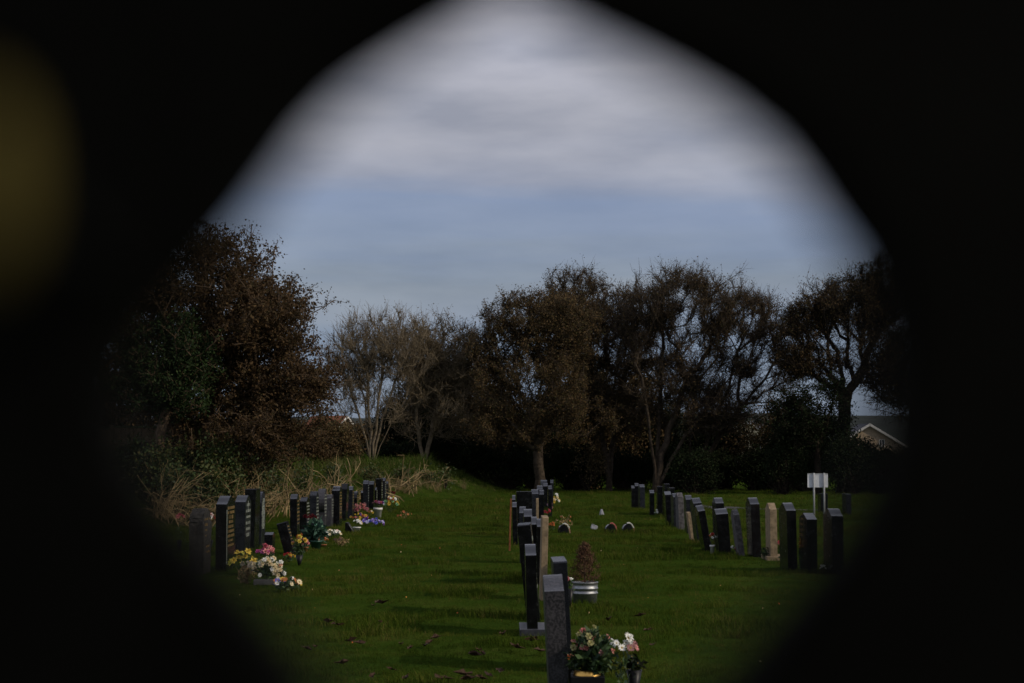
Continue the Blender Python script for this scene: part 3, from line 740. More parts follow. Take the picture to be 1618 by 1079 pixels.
# ------------------------------------------------------------------ headstones
def stone_profile(prof, w, H):
    h = w / 2; rise = .075 * H + .015
    if prof == 'flat': return [(-h, 0), (-h, H - .012), (-h + .012, H), (h - .012, H), (h, H - .012), (h, 0)]
    if prof == 'peak': return [(-h, 0), (-h, H - rise)] + [(0, H)] + [(h, H - rise), (h, 0)]
    if prof == 'ogee':
        pts_ = []
        for k in range(15):
            u = k / 14; a = abs(u * 2 - 1); pts_.append((-h + w * u, H - rise * 1.15 * (a * a * (3 - 2 * a))))
        return [(-h, 0)] + pts_ + [(h, 0)]
    if prof == 'round':
        pts_ = []
        for k in range(15):
            t_ = math.pi * (1 - k / 14); pts_.append((h * math.cos(t_), H - h * .75 + h * .75 * math.sin(t_)))
        return [(-h, 0)] + pts_ + [(h, 0)]
    if prof == 'disc':      # round head on a narrower shaft
        pts_ = [(-h * .55, 0), (-h * .55, H - h * 1.75)]
        for k in range(17):
            t_ = math.radians(215) - math.radians(250) * k / 16; pts_.append((h * math.cos(t_), H - h + h * math.sin(t_)))
        return pts_ + [(h * .55, H - h * 1.75), (h * .55, 0)]
    if prof == 'shoulder':
        return [(-h, 0), (-h, H - rise * 1.6), (-h + .06, H - rise * 1.5), (-h + .09, H - .01), (-h + .1, H), (h - .1, H), (h - .09, H - .01), (h - .06, H - rise * 1.5), (h, H - rise * 1.6), (h, 0)]
def stone_slab(prof, w, H, th, m, parent, flare=0.0, rough=0, seed=0, nm='slab'):
    pr = stone_profile(prof, w, H); bm = bmesh.new()
    pr = [(u, z - .06 if z == 0 else z) for u, z in pr]
    A = [bm.verts.new((-th / 2, u, z)) for u, z in pr]; B = [bm.verts.new((th / 2, u, z)) for u, z in pr]
    bm.faces.new(A[::-1]); bm.faces.new(B)
    n = len(pr)
    for k in range(n):
        j_ = (k + 1) % n; bm.faces.new((A[k], A[j_], B[j_], B[k]))
    bmesh.ops.recalc_face_normals(bm, faces=bm.faces)
    es = [e for e in bm.edges if len(e.link_faces) == 2 and e.calc_face_angle(0) > R(40)]
    bmesh.ops.bevel(bm, geom=es, offset=.0045 if not rough else .012, segments=2, affect='EDGES', profile=.7)
    if flare:
        for v in bm.verts:
            if v.co.z > H * .72: v.co.x *= 1 + flare
    if rough:
        bmesh.ops.triangulate(bm, faces=bm.faces)
        bmesh.ops.subdivide_edges(bm, edges=[e for e in bm.edges if e.calc_length() > .08], cuts=2, use_grid_fill=False)
        bmesh.ops.triangulate(bm, faces=bm.faces)
        rs = random.Random(seed)
        for v in bm.verts:
            if v.co.z > 0: v.co += Vector((rs.uniform(-1, 1), rs.uniform(-1, 1), rs.uniform(-1, 1))) * rough
    return from_bm(nm, bm, m, parent)
def letters(parent, w, H, th, m, seed, z0=.34, z1=.84, lines=7, cap=.028, side=1):
    """rows of small raised letter strokes on the inscribed face"""
    rs = random.Random(seed); bm = bmesh.new()
    for k in range(lines):
        z = H * (z1 - (z1 - z0) * k / max(1, lines - 1))
        half = w * rs.uniform(.22, .38); y = -half; cp = cap * rs.choice((1, 1, 1.35, .8))
        while y < half:
            lw = cp * rs.uniform(.35, .7)
            if rs.random() < .86:
                t_ = rs.choice((0, 1, 2))
                bm_box(bm, (side * (th / 2 + .0012), y + lw * .15, z), (.0024, lw * .3, cp))
                if t_ >= 1: bm_box(bm, (side * (th / 2 + .0012), y + lw * .55, z + cp * rs.choice((.4, -.4))), (.0024, lw * .42, cp * .2))
                if t_ == 2: bm_box(bm, (side * (th / 2 + .0012), y + lw * .9, z), (.0024, lw * .24, cp))
            y += lw * 1.35
    return kind(from_bm('lettering', bm, m, parent), 'stuff')
SEEDN = [1]
def headstone(label, bx, by, ty, wpx, lean=0, prof='ogee', w=.6, m=G_BLACK, text=None, group=None, rz=0.0, flare=0, rough=0, plinth=False, lines=7, cap=.028, d=None, name='headstone'):
    SEEDN[0] += 1
    d = at_ground(by) if d is None else d
    H = EYE - (ty - 724.0) / 2800.0 * (d + w * .4)
    x = xat(bx, d); th = wpx * d / 2800.0
    if rz: w_front = w
    y = d + (w / 2 if not rz else th / 2)
    la = math.atan2(lean * d / 2800.0, H)
    lo = min(g1(x, y - w / 2), g1(x, y), g1(x, y + w / 2))
    root = empty(name, (x, y, lo)); root.rotation_euler = (RND.uniform(-.012, .012), la, rz + RND.uniform(-.03, .03))
    H -= lo
    tag(root, label, 'headstone', group)
    stone_slab(prof, w, H, th, m, root, flare, rough, SEEDN[0])
    if plinth:
        b_ = bmesh.new(); bm_box(b_, (.03, 0, .02), (th + .20, w + .12, .10), .006); pl_ = from_bm('plinth', b_, KERB if m is not G_BEIGE else G_BEIGE, root)
        pl_.rotation_euler = (0, -la, 0)
    if text: letters(root, w, H, th, text, SEEDN[0], lines=lines, cap=cap)
    return root
GL, GC, GR = 'headstones of the left row', 'headstones of the centre row', 'headstones of the right row'
# left row, faces with lettering turned towards the right
hs = headstone
s1 = hs('tall black headstone with gold lettering and white rope edging, nearest sharp one on the left', 352, 900, 783, 17, 0, 'ogee', .78, G_BLACK, GOLD, GL, lines=9, cap=.04)
s2 = hs('black headstone with silver cross and lettering, right behind the rope-edged one', 380, 877, 782, 17, 1, 'ogee', .70, G_BLUE, SILVER, GL, lines=6, cap=.045)
s3 = hs('darkest headstone with a wide square head, overlapping the one with bold silver lettering', 397, 866, 772, 13, 0, 'flat', .6, G_BLACK, None, GL, flare=.35)
s4 = hs('headstone with bold silver lettering down its whole face, beside the square-headed one', 409, 862, 776, 9, 0, 'round', .72, G_BLUE, SILVER, GL, lines=12, cap=.05)
hs('knee-high black headstone above the pink flowers in the left row', 426, 869, 840, 13, 0, 'peak', .36, G_BLACK, None, GL)
s6 = hs('small black headstone tilting sharply left above the pink flowers', 459, 875, 823, 15, -14, 'flat', .4, G_BLACK, GOLD, GL, lines=6, cap=.02)
hs('black headstone with orange-gold lettering, first of the long left cluster', 465, 851, 780, 11, -1, 'ogee', .62, G_BLACK, GOLD, GL)
hs('black headstone with green-white lettering, slightly shorter, second of the left cluster', 481, 844, 785, 11, -1, 'ogee', .62, G_BLACK, SILVER, GL)
hs('blue-grey headstone third of the left cluster, above the teal plant', 495, 838, 776, 11, 0, 'ogee', .66, G_BLUE, SILVER, GL)
hs('grey round-headed headstone on a narrower shaft in the left cluster', 508, 835, 772, 11, 0, 'disc', .62, G_GREY, SILVER, GL)
hs('short grey headstone just right of the round-headed one', 520, 831, 781, 10, 0, 'ogee', .6, G_GREY, SILVER, GL)
hs('tall broad black headstone in the middle of the left cluster', 531, 830, 768, 12, 0, 'ogee', .8, G_BLACK, GOLD, GL, lines=8)
hs('slim black headstone with a dark wide cap, tallest of the left cluster', 543, 822, 764, 8, 2, 'shoulder', .5, G_BLACK, SILVER, GL, flare=.2)
hs('mid-grey headstone right of the slim capped one', 553, 819, 768, 9, 0, 'ogee', .62, G_BLUE, GOLD, GL)
hs('short headstone with gilt edge behind the dusty pink flowers', 562, 816, 776, 6, 0, 'round', .5, G_BLACK, GOLD, GL)
hs('low black headstone rising behind the dusty pink flowers', 574, 799, 775, 7, 0, 'ogee', .5, G_BLACK, None, GL)
hs('blue-grey headstone above the white flower pot on the left', 578, 805, 759, 8, 0, 'ogee', .6, G_BLUE, SILVER, GL)
hs('black headstone standing right behind the white flower pot', 587, 804, 760, 8, 0, 'ogee', .6, G_BLACK, None, GL)
hs('short headstone hidden between the last four of the left row', 593, 801, 770, 5, 0, 'ogee', .5, G_BLACK, SILVER, GL)
hs('tallest dark headstone near the far end of the left row', 599, 799, 756, 9, 0, 'flat', .6, G_BLACK, SILVER, GL)
hs('grey headstone with pale lettering, last but one in the left row', 606, 797, 755, 6, 0, 'ogee', .6, G_BLUE, SILVER, GL)
hs('last narrow headstone at the far end of the left row', 611, 794, 760, 5, 0, 'ogee', .55, G_BLUE, None, GL)
hs('rough-hewn rounded grey headstone, dim at the left edge of the opening', 313, 905, 803, 22, 0, 'round', .62, G_ROUGH, GOLD, GL, rough=.012)
hs('small black headstone with a gilt face behind the rough grey one', 312, 812, 774, 8, 0, 'flat', .5, G_BLACK, GOLD, None)
# white rope edging on the nearest left stone
bm = bmesh.new()
Hs = s1.children[0].bound_box[1][2]; th1 = 17 * at_ground(900) / 2800
for k in range(46):
    bm_box(bm, (th1 / 2 + .004, -.375, .12 + k * .0175), (.012, .016, .010), .002, Matrix.Rotation(.6, 4, 'X'))
from_bm('rope_edging', bm, SILVER, s1)
bm = bmesh.new(); th2 = 17 * at_ground(877) / 2800
bm_box(bm, (th2 / 2 + .002, -.02, .85), (.004, .022, .16)); bm_box(bm, (th2 / 2 + .005, -.02, .875), (.004, .10, .022)); from_bm('cross_emblem', bm, SILVER, s2)
# centre row
hs('nearest headstone, mottled grey granite with a rough dark edge, at the bottom of the picture', 884, 1111, 907, 31, -10, 'ogee', .62, G_GREY, SILVER, GC)
hs('black headstone leaning just behind the nearest grey granite one', 893, 1056, 882, 22, -9, 'flat', .6, G_BLUE, SILVER, GC)
hs('upright black headstone on a pale plinth, second sharp one of the centre row', 841, 999, 859, 17, -3, 'ogee', .62, G_BLACK, SILVER, GC, plinth=True)
hs('black headstone tilting left behind the one on the pale plinth', 844, 975, 826, 21, -15, 'flat', .6, G_BLACK, SILVER, GC)
hs('slender weathered beige stone slab in the centre row', 858, 948, 815, 10, 3, 'flat', .5, G_BEIGE, None, GC, plinth=False)
hs('thin black headstone touching the left side of the beige slab', 851, 925, 819, 8, 1, 'ogee', .6, G_BLACK, None, GC)
hs('black headstone left of the thin one beside the beige slab', 845, 922, 816, 9, -1, 'ogee', .6, G_BLACK, SILVER, GC)
hs('black headstone with a bright sloping top above the tilting one', 835, 911, 804, 13, -1, 'ogee', .62, G_BLACK, SILVER, GC)
hs('narrow black headstone whose top peeps out left of the bright sloping one', 827, 890, 800, 10, -1, 'ogee', .6, G_BLUE, None, GC)
hs('black headstone with a sloping top next to the thin orange post', 815, 859, 793, 7, -2, 'ogee', .6, G_BLACK, None, GC)
hs('taller headstone behind the one next to the orange post', 813, 846, 782, 5, -1, 'ogee', .6, G_BLACK, None, GC)
hs('broad black headstone turned towards the viewer in the centre row', 829, 848, 776, 12, -1, 'flat', .33, G_BLACK, None, GC, rz=R(90))
hs('slim pale stone marker among the far centre headstones', 849, 853, 787, 4, 0, 'flat', .35, G_BEIGE, None, GC, plinth=False)
hs('black headstone just right of the broad turned one', 845, 838, 773, 11, 0, 'ogee', .6, G_BLUE, SILVER, GC)
hs('black headstone directly left of the small red grave flowers', 856, 833, 774, 7, 0, 'ogee', .6, G_BLACK, None, GC)
hs('dark headstone halfway along the far centre group', 853, 821, 767, 9, 0, 'ogee', .6, G_BLACK, None, GC)
hs('headstone below the tallest at the far end of the centre row', 862, 809, 763, 7, 0, 'ogee', .6, G_BLACK, GOLD, GC)
hs('tallest headstone at the far end of the centre row', 859, 804, 758, 10, 0, 'round', .6, G_BLUE, None, GC)
hs('short narrow headstone beside the cream flowers at the far centre', 869, 817, 767, 6, 0, 'ogee', .55, G_BLACK, None, GC)
hs('last narrow headstone at the far end of the centre row', 872, 803, 758, 5, 0, 'ogee', .5, G_BLUE, None, GC)
# right row
hs('leftmost short headstone at the far end of the right row', 1000, 802, 767, 5, 0, 'ogee', .6, G_BLACK, SILVER, GR)
hs('tallest of the three headstones at the far end of the right row', 1006, 802, 763, 6, 0, 'ogee', .6, G_BLACK, SILVER, GR)
hs('greyish headstone, rightmost of the three at the far end of the right row', 1014, 804, 765, 8, 0, 'ogee', .62, G_BLUE, SILVER, GR)
hs('narrow black headstone standing alone after the far group of three', 1030, 814, 774, 7, 0, 'ogee', .6, G_BLACK, SILVER, GR)
hs('headstone with a flat pale top right of the lone narrow one', 1043, 813, 768, 10, 1, 'flat', .62, G_BLACK, None, GR)
hs('headstone rising highest in the far middle of the right row', 1053, 815, 764, 8, 0, 'flat', .6, G_BLACK, None, GR)
hs('headstone half hidden behind the peaked one in the right row', 1061, 817, 770, 8, 0, 'flat', .6, G_BLACK, None, GR)
hs('black headstone with a small peak in the right row', 1058, 829, 776, 10, -3, 'peak', .6, G_BLACK, SILVER, GR)
hs('first of two twin-height headstones right of the peaked one', 1067, 832, 779, 7, -1, 'ogee', .6, G_BLUE, None, GR)
hs('second of two twin-height headstones right of the peaked one', 1076, 836, 778, 9, -2, 'ogee', .6, G_WEATH, None, GR)
hs('grey headstone behind the short pale marker in the right row', 1090, 842, 782, 10, -2, 'ogee', .6, G_BLUE, None, GR)
hs('short pale marker stone leaning left in the right row', 1093, 851, 808, 5, -6, 'flat', .3, G_BEIGE, None, GR, plinth=False)
hs('headstone right of the short pale marker, leaning left', 1107, 856, 786, 13, -7, 'ogee', .62, G_BLUE, None, GR)
hs('black headstone leaning left, in front of another leaning one, beside the red posy', 1118, 867, 797, 11, -12, 'ogee', .62, G_BLACK, None, GR)
hs('taller headstone standing behind the black one beside the red posy', 1138, 862, 786, 13, -2, 'ogee', .62, G_BLACK, None, GR)
hs('black headstone with mossy side, in front of the taller one right of the red posy', 1145, 873, 803, 19, -5, 'ogee', .62, G_BLACK, SILVER, GR)
hs('thin mottled grey weathered headstone in the right row', 1171, 877, 804, 9, -9, 'ogee', .5, G_WEATH, None, GR)
hs('tall upright black headstone left of the beige one', 1194, 879, 786, 14, -3, 'ogee', .62, G_BLACK, GOLD, GR)
hs('beige sandstone headstone on a block plinth in the right row', 1221, 885, 794, 11, -1, 'ogee', .55, G_BEIGE, None, GR, plinth=True)
hs('black headstone right of the beige one, with a chamfered top', 1249, 900, 794, 15, -2, 'ogee', .66, G_BLACK, GOLD, GR)
hs('dim peaked black headstone in front of the sign post', 1281, 904, 810, 16, 0, 'peak', .72, G_BLACK, None, GR)
hs('very dim headstone at the right edge of the opening', 1322, 908, 803, 18, 0, 'ogee', .8, G_BLACK, None, GR)
hs('dark headstone standing behind the white sign', 1301, 812, 779, 11, 0, 'flat', .6, G_BLACK, None, None)
hs('far small dim headstone right of the white sign', 1339, 812, 780, 8, 0, 'flat', .6, G_BLUE, None, None)

# small black wedge memorial on the left row
def wedge(label, px, by, wpx, hpx):
    d = at_ground(by); x = xat(px, d); w_ = wpx * d / 2800; h_ = hpx * d / 2800
    bm = bmesh.new()
    for yy in (0, .3):
        pass
    v = [bm.verts.new(c) for c in ((-w_ / 2, 0, 0), (w_ / 2, 0, 0), (w_ / 2, 0, .03), (-w_ / 2 + .05, 0, h_), (-w_ / 2, 0, h_), (-w_ / 2, .35, 0), (w_ / 2, .35, 0), (w_ / 2, .35, .03), (-w_ / 2 + .05, .35, h_), (-w_ / 2, .35, h_))]
    bm.faces.new((v[0], v[1], v[2], v[3], v[4])); bm.faces.new((v[9], v[8], v[7], v[6], v[5]))
    for a, b in ((0, 1), (1, 2), (2, 3), (3, 4), (4, 0)): bm.faces.new((v[b], v[a], v[a + 5], v[b + 5]))
    bmesh.ops.recalc_face_normals(bm, faces=bm.faces)
    bmesh.ops.bevel(bm, geom=list(bm.edges), offset=.004, segments=1, affect='EDGES')
    root = empty('desk_memorial', (x, d, g1(x, d))); tag(root, label, 'memorial'); from_bm('wedge', bm, G_BLACK, root)
    return root
wedge('low black wedge-shaped desk memorial below the slim capped headstone', 553, 840, 13, 16)

# ------------------------------------------------------------------ wooden marker post, sign
d = at_ground(870); x = xat(805, d)
ORW = mat('orange_brown_wood', (.20, .075, .03), .85, .2, var=.4, scale=8)
root = empty('marker_post', (x, d, 0)); root.rotation_euler = (0, R(1.6), 0)
tag(root, 'thin orange-brown wooden post left of the centre row', 'post')
b = bmesh.new(); bm_box(b, (0, 0, .45), (.032, .05, .98), .006); from_bm('shaft', b, ORW, root)

d = 50.0; x = xat(1291, d)
MET = mat('galvanised_metal', (.36, .37, .37), .6, .3, metal=.0, var=.15, scale=20)
SGN = mat('sign_back_panel', (.60, .62, .66), .5, .4, var=.1, scale=10)
root = empty('sign', (x, d, g1(x, d))); root.rotation_euler = (0, 0, R(4)); tag(root, 'back of a small white rectangular sign on two thin posts at the right', 'sign')
b = bmesh.new(); bm_box(b, (0, .03, 1.045), (.585, .006, .39), .002); from_bm('panel', b, SGN, root)
for zz in (1.235, .855):
    b = bmesh.new(); bm_box(b, (0, .022, zz), (.585, .016, .018), .002); from_bm('rim', b, MET, root)
for xx in (-.12, .17):
    b = bmesh.new(); bmesh.ops.create_cone(b, cap_ends=True, segments=10, radius1=.026, radius2=.026, depth=1.35, matrix=Matrix.Translation((xx, -.012, .58))); from_bm('post', b, MET, root, True)

# ------------------------------------------------------------------ flowers
def petal_mesh(kind_, col):
    key = ('bloom', kind_, col)
    if key in MATS: return MATS[key]
    nm = 'petal_%02x%02x%02x' % tuple(int(min(1, c) * 255) for c in col)
    m = mat(nm, tuple(min(.86, c * 1.12) for c in col), .6, .2, transl=.12); my = mat('flower_centre', (.35, .22, .03), .8, .2)
    V = []; Fc = []; MI = []
    rs = random.Random(hash(kind_) % 1000 if False else len(kind_) * 7)
    def ring(n, r, z0, z1, w_, cup):
        for k in range(n):
            a = 2 * math.pi * k / n + rs.uniform(-.12, .12) + (z0 * 40)
            ca, sa = math.cos(a), math.sin(a); tx, ty = -sa, ca; i0 = len(V); rr = r * rs.uniform(.88, 1.1)
            V.extend([(ca * .08 * rr, sa * .08 * rr, z0), (ca * rr * .55 + tx * w_, sa * rr * .55 + ty * w_, z0 + (z1 - z0) * .6 + cup), (ca * rr, sa * rr, z1), (ca * rr * .55 - tx * w_, sa * rr * .55 - ty * w_, z0 + (z1 - z0) * .6 + cup)])
            Fc.append((i0, i0 + 1, i0 + 2, i0 + 3)); MI.append(0)
    if kind_ == 'daisy':
        ring(11, 1, 0, .12, .19, .05)
        i0 = len(V)
        for k in range(6): V.append((.25 * math.cos(k * math.pi / 3), .25 * math.sin(k * math.pi / 3), .08))
        V.append((0, 0, .2))
        for k in range(6): Fc.append((i0 + k, i0 + (k + 1) % 6, i0 + 6)); MI.append(1)
    elif kind_ == 'rose':
        ring(6, 1.0, 0, .25, .42, .0); ring(5, .8, .06, .55, .38, .08); ring(5, .5, .12, .75, .28, .1); ring(3, .25, .2, .8, .2, .12)
    elif kind_ == 'trumpet':
        ring(6, 1.0, 0.1, .25, .30, .0); ring(6, .38, .1, .7, .16, .12)
    elif kind_ == 'mum':
        ring(12, 1.0, 0, .12, .16, .05); ring(10, .8, .08, .4, .15, .08); ring(8, .5, .15, .6, .13, .1); ring(5, .25, .2, .65, .1, .1)
    me = bpy.data.meshes.new('flower'); me.from_pydata(V, [], Fc); me.materials.append(m); me.materials.append(my)
    me.polygons.foreach_set('material_index', np.array(MI, np.int32)); me.update()
    MATS[key] = me
    return me
PINK, ROSE, WHITE, CREAMY, YEL, ORG, RED, DRED, PURP, BLUE, LILAC, DUSTY, PEACH = ((.62, .25, .24), (.40, .09, .12), (.80, .78, .72), (.74, .64, .42), (.60, .44, .07), (.48, .16, .05), (.36, .03, .03),
    (.10, .008, .012), (.16, .06, .30), (.12, .14, .55), (.35, .28, .62), (.30, .15, .15), (.70, .42, .28))
BLACKP = mat('black_polished_vase', (.004, .004, .005), .45, .3)
TERRA = mat('terracotta', (.35, .13, .06), .85, .2, var=.2, scale=15)
GREENP = mat('green_glazed_pot', (.03, .09, .06), .3, .5)
GOLDM = mat('gilt_vase_rim', (.75, .45, .12), .3, .5, metal=1.0)
STEEL = mat('scratched_steel', (.30, .31, .32), .5, .5, metal=.9, var=.25, scale=25)
STONEB = mat('pale_kerb_block', (.085, .085, .085), .8, .3, var=.3, scale=20, bump=.4)
def arrangement(label, px, by, wpx, toppx, cols, n, pot=None, bloom='mum', bs=.03, leafm=None, nleaf=120, group=None, name='flower_arrangement', potw=.09, poth=.1, low=.3, seed=None, d=None, leafs=.05, cat='flowers', xoff=0):
    d = at_ground(by) if d is None else d
    SEEDN[0] += 1; rs = random.Random(SEEDN[0] * 13 + 5); nrs = np.random.RandomState(SEEDN[0] * 3 + 1)
    x = xat(px, d) + xoff; z = g1(x, d); H = zat(toppx, d) - z; rw = wpx * d / 2800 / 2
    root = empty(name, (x, d, z)); tag(root, label, cat, group)
    h0 = 0.0
    if pot:
        bm = bmesh.new()
        if pot in ('terracotta', 'white', 'green'):
            lathe(bm, [(0, 0), (potw * .7, 0), (potw * .95, poth * .8), (potw * 1.08, poth * .8), (potw * 1.08, poth), (potw * .9, poth), (potw * .85, poth * .9), (0, poth * .9)], 18)
            from_bm('pot', bm, {'terracotta': TERRA, 'white': WHITEP, 'green': GREENP}[pot], root)
        elif pot == 'cube':
            bm_box(bm, (0, 0, poth / 2), (potw * 2, potw * 2, poth), .006); from_bm('vase', bm, BLACKP, root)
            bm = bmesh.new(); lathe(bm, [(potw * .85, poth), (potw * .8, poth + .03), (potw * .6, poth + .035), (potw * .6, poth + .0)], 24); from_bm('rim', bm, GOLDM, root)
        elif pot == 'cone':
            lathe(bm, [(0, 0), (potw * .35, 0), (potw * .45, poth * .2), (potw * 1.0, poth), (potw * .8, poth), (0, poth * .7)], 16); from_bm('vase', bm, BLACKP, root)
        elif pot == 'steel':
            lathe(bm, [(0, 0), (potw, 0), (potw, poth * .3), (potw * 1.05, poth * .33), (potw, poth * .36), (potw, poth), (potw * .92, poth), (potw * .9, poth * .85), (0, poth * .85)], 20); from_bm('vase', bm, STEEL, root)
        elif pot == 'block':
            bm_box(bm, (0, 0, poth / 2), (potw * 2, potw * 1.4, poth), .006); from_bm('block', bm, STONEB, root)
        h0 = poth * .85
    for k in range(n):
        a = rs.uniform(0, 2 * math.pi); r = math.sqrt(rs.random())
        if rs.random() < .14: r *= 1.2
        X_ = -xoff + math.cos(a) * r * rw * .92; Y_ = math.sin(a) * r * min(rw, .3) * .9
        zz = h0 + (H - h0) * (low + (1 - low) * max(.05, 1 - .6 * r * r) * rs.uniform(.55, 1.05))
        o = link('flower', petal_mesh(bloom if isinstance(bloom, str) else rs.choice(bloom), cols[k % len(cols)] if n > len(cols) * 3 else rs.choice(cols)), root)
        o.location = (X_, Y_, zz); s = bs * rs.uniform(.6, 1.25); o.scale = (s, s * rs.uniform(.75, 1), s * rs.uniform(.7, 1.2))
        nrm = Vector((X_ / max(rw, .05) * .9 + .35 + rs.uniform(-.4, .4), Y_ / max(rw, .05) * .8 - .45 + rs.uniform(-.3, .3), .55)).normalized(); o.rotation_euler = nrm.to_track_quat('Z', 'Y').to_euler()
    if nleaf:
        v = nrs.normal(size=(nleaf, 3)); v /= np.linalg.norm(v, axis=1, keepdims=True); r = nrs.uniform(0, 1, (nleaf, 1)) ** .5
        hh = (H - h0) * .5
        P = np.array([[-xoff, 0, h0 + hh * .85]]) + v * r * np.array([[rw * .9, min(rw, .3) * .85, hh * .85]])
        v_, f_ = leaf_cards(P, leafs, nrs, aspect=.4, hang=-.6)
        kind(link('foliage', mesh_np('foliage', v_, f_, [leafm or GREEN]), root), 'stuff')
        # stalks
        ns = min(20, nleaf // 6); B = P[:ns]; A = np.stack([nrs.normal(size=ns) * .01, nrs.normal(size=ns) * .01, np.full(ns, max(0, h0 - .02))], 1)
        v_, f_ = tubes(A, B, np.full(ns, .003), np.full(ns, .002), 3); kind(link('stalks', mesh_np('stalks', v_, f_, [leafm or GREEN], True), root), 'stuff')
    return root
A_ = arrangement
# left row, near to far
A_('yellow daffodil-like flowers at the foot of the nearest left headstones', 388, 905, 44, 868, [YEL, YEL, (.6, .55, .1)], 20, None, 'trumpet', .055, nleaf=170)
A_('pink lilies above the white roses in the left row', 424, 884, 34, 861, [PINK, PINK, ROSE, (.5, .1, .3)], 18, None, ('trumpet', 'rose'), .055, nleaf=120)
A_('large bunch of white and cream roses at the left', 424, 920, 52, 873, [CREAMY, WHITE, CREAMY, (.5, .5, .38)], 46, 'block', 'rose', .045, potw=.16, poth=.07, low=.12, nleaf=380)
A_('cream roses drooping down to the grass right of the large white bunch', 445, 926, 15, 882, [CREAMY, CREAMY, WHITE, PEACH], 10, None, 'rose', .05, nleaf=90, low=.1)
A_('dried grey-white stems left of the white roses', 393, 918, 40, 884, [(.35, .32, .27), (.3, .28, .22)], 12, None, 'mum', .04, STRAW, 220)
A_('low posy of blue, orange and white flowers in front of the white roses', 455, 934, 48, 909, [BLUE, ORG, WHITE, ORG, CREAMY, (.1, .3, .6), YEL], 24, None, 'daisy', .042, nleaf=240)
A_('small orange and red posy beside the tilting black headstone', 458, 888, 24, 872, [ORG, RED, YEL], 9, None, 'mum', .035, nleaf=70)
A_('yellow flowers with dark green leaves in a black vase, right of the tilting headstone', 475, 893, 26, 848, [YEL, PINK, (.55, .45, .08), DUSTY], 14, 'cone', 'rose', .045, nleaf=220, potw=.06, poth=.16, low=.5)
A_('peach flowers in a terracotta pot left of the teal plant', 484, 872, 15, 856, [PEACH, ORG, PINK], 6, 'terracotta', 'rose', .04, potw=.055, poth=.09)
A_('orange chrysanthemums left of the teal plant', 483, 860, 28, 838, [ORG, (.5, .13, .03)], 22, None, 'mum', .04, nleaf=80)
A_('spiky blue-green plant in a green pot in the left row', 501, 866, 30, 820, [TEAL and (.10, .25, .18)], 4, 'green', 'daisy', .03, TEAL, 170, potw=.11, poth=.16, leafs=.17, name='potted_plant', cat='plant')
A_('dark red heart wreath standing behind the teal plant', 491, 850, 22, 812, [DRED, (.07, .006, .01)], 26, None, 'rose', .04, nleaf=30, low=.8)
A_('rusty orange blooms right of the teal plant', 512, 862, 20, 844, [ORG, PEACH, (.5, .13, .03)], 16, 'terracotta', 'mum', .035, potw=.07, poth=.05, nleaf=50)
A_('white and cream daisies below the tall broad black headstone', 526, 853, 34, 835, [WHITE, CREAMY, WHITE, (.6, .45, .4)], 18, None, 'daisy', .042, nleaf=130)
A_('withered brown posy on the grass right of the white daisies', 541, 860, 28, 846, [(.16, .09, .07), (.2, .12, .1)], 12, None, 'mum', .03, STRAW, 110)
A_('dusty pink chrysanthemums, widest heap in the far left row', 571, 818, 34, 795, [DUSTY, (.45, .2, .2), (.3, .1, .12), PINK], 44, None, 'mum', .055, nleaf=70)
A_('yellow and orange flowers under the dusty pink heap', 568, 824, 32, 809, [YEL, ORG, YEL, PINK, PURP], 22, None, 'mum', .05, nleaf=70)
A_('white and cream flowers in a white dish below the dusty pink heap', 565, 836, 16, 820, [WHITE, CREAMY, YEL], 8, 'white', 'rose', .05, potw=.09, poth=.1, nleaf=20)
A_('long low spray of blue and lilac flowers lying on the grass', 588, 830, 38, 819, [BLUE, LILAC, LILAC, (.6, .6, .8), PURP], 26, None, 'rose', .055, nleaf=60)
A_('purple flowers in a white pot at the far left row', 598, 817, 20, 792, [PURP, (.3, .12, .25), DUSTY, ROSE], 16, 'white', 'mum', .055, nleaf=40, potw=.12, poth=.31, low=.75)
A_('small pink and yellow flowers left of the white pot', 590, 815, 16, 803, [YEL, ORG, CREAMY, WHITE], 9, None, 'mum', .05, nleaf=30)
A_('round white and yellow wreath with green leaves at the end of the left row', 619, 808, 28, 785, [WHITE, CREAMY, YEL, YEL, ORG, (.2, .4, .2)], 40, None, 'rose', .062, nleaf=90)
A_('single dark red poppy-like flower above the white and yellow wreath', 622, 802, 8, 778, [DRED], 3, None, 'rose', .07, nleaf=8, low=.95)
A_('dry orange leaves scattered beside the white and yellow wreath', 640, 818, 24, 806, [(.3, .09, .04)], 8, None, 'daisy', .045, STRAW, 40)
A_('red and white flowers in a vase behind the rope-edged headstone', 333, 872, 20, 812, [WHITE, RED, WHITE, PINK], 14, 'cone', 'rose', .05, potw=.07, poth=.22, nleaf=50, low=.8)
A_('small dim pink flowers at the left edge of the opening', 286, 872, 14, 812, [ROSE, PINK], 6, 'cone', 'rose', .05, nleaf=20, potw=.05, poth=.2, low=.8)
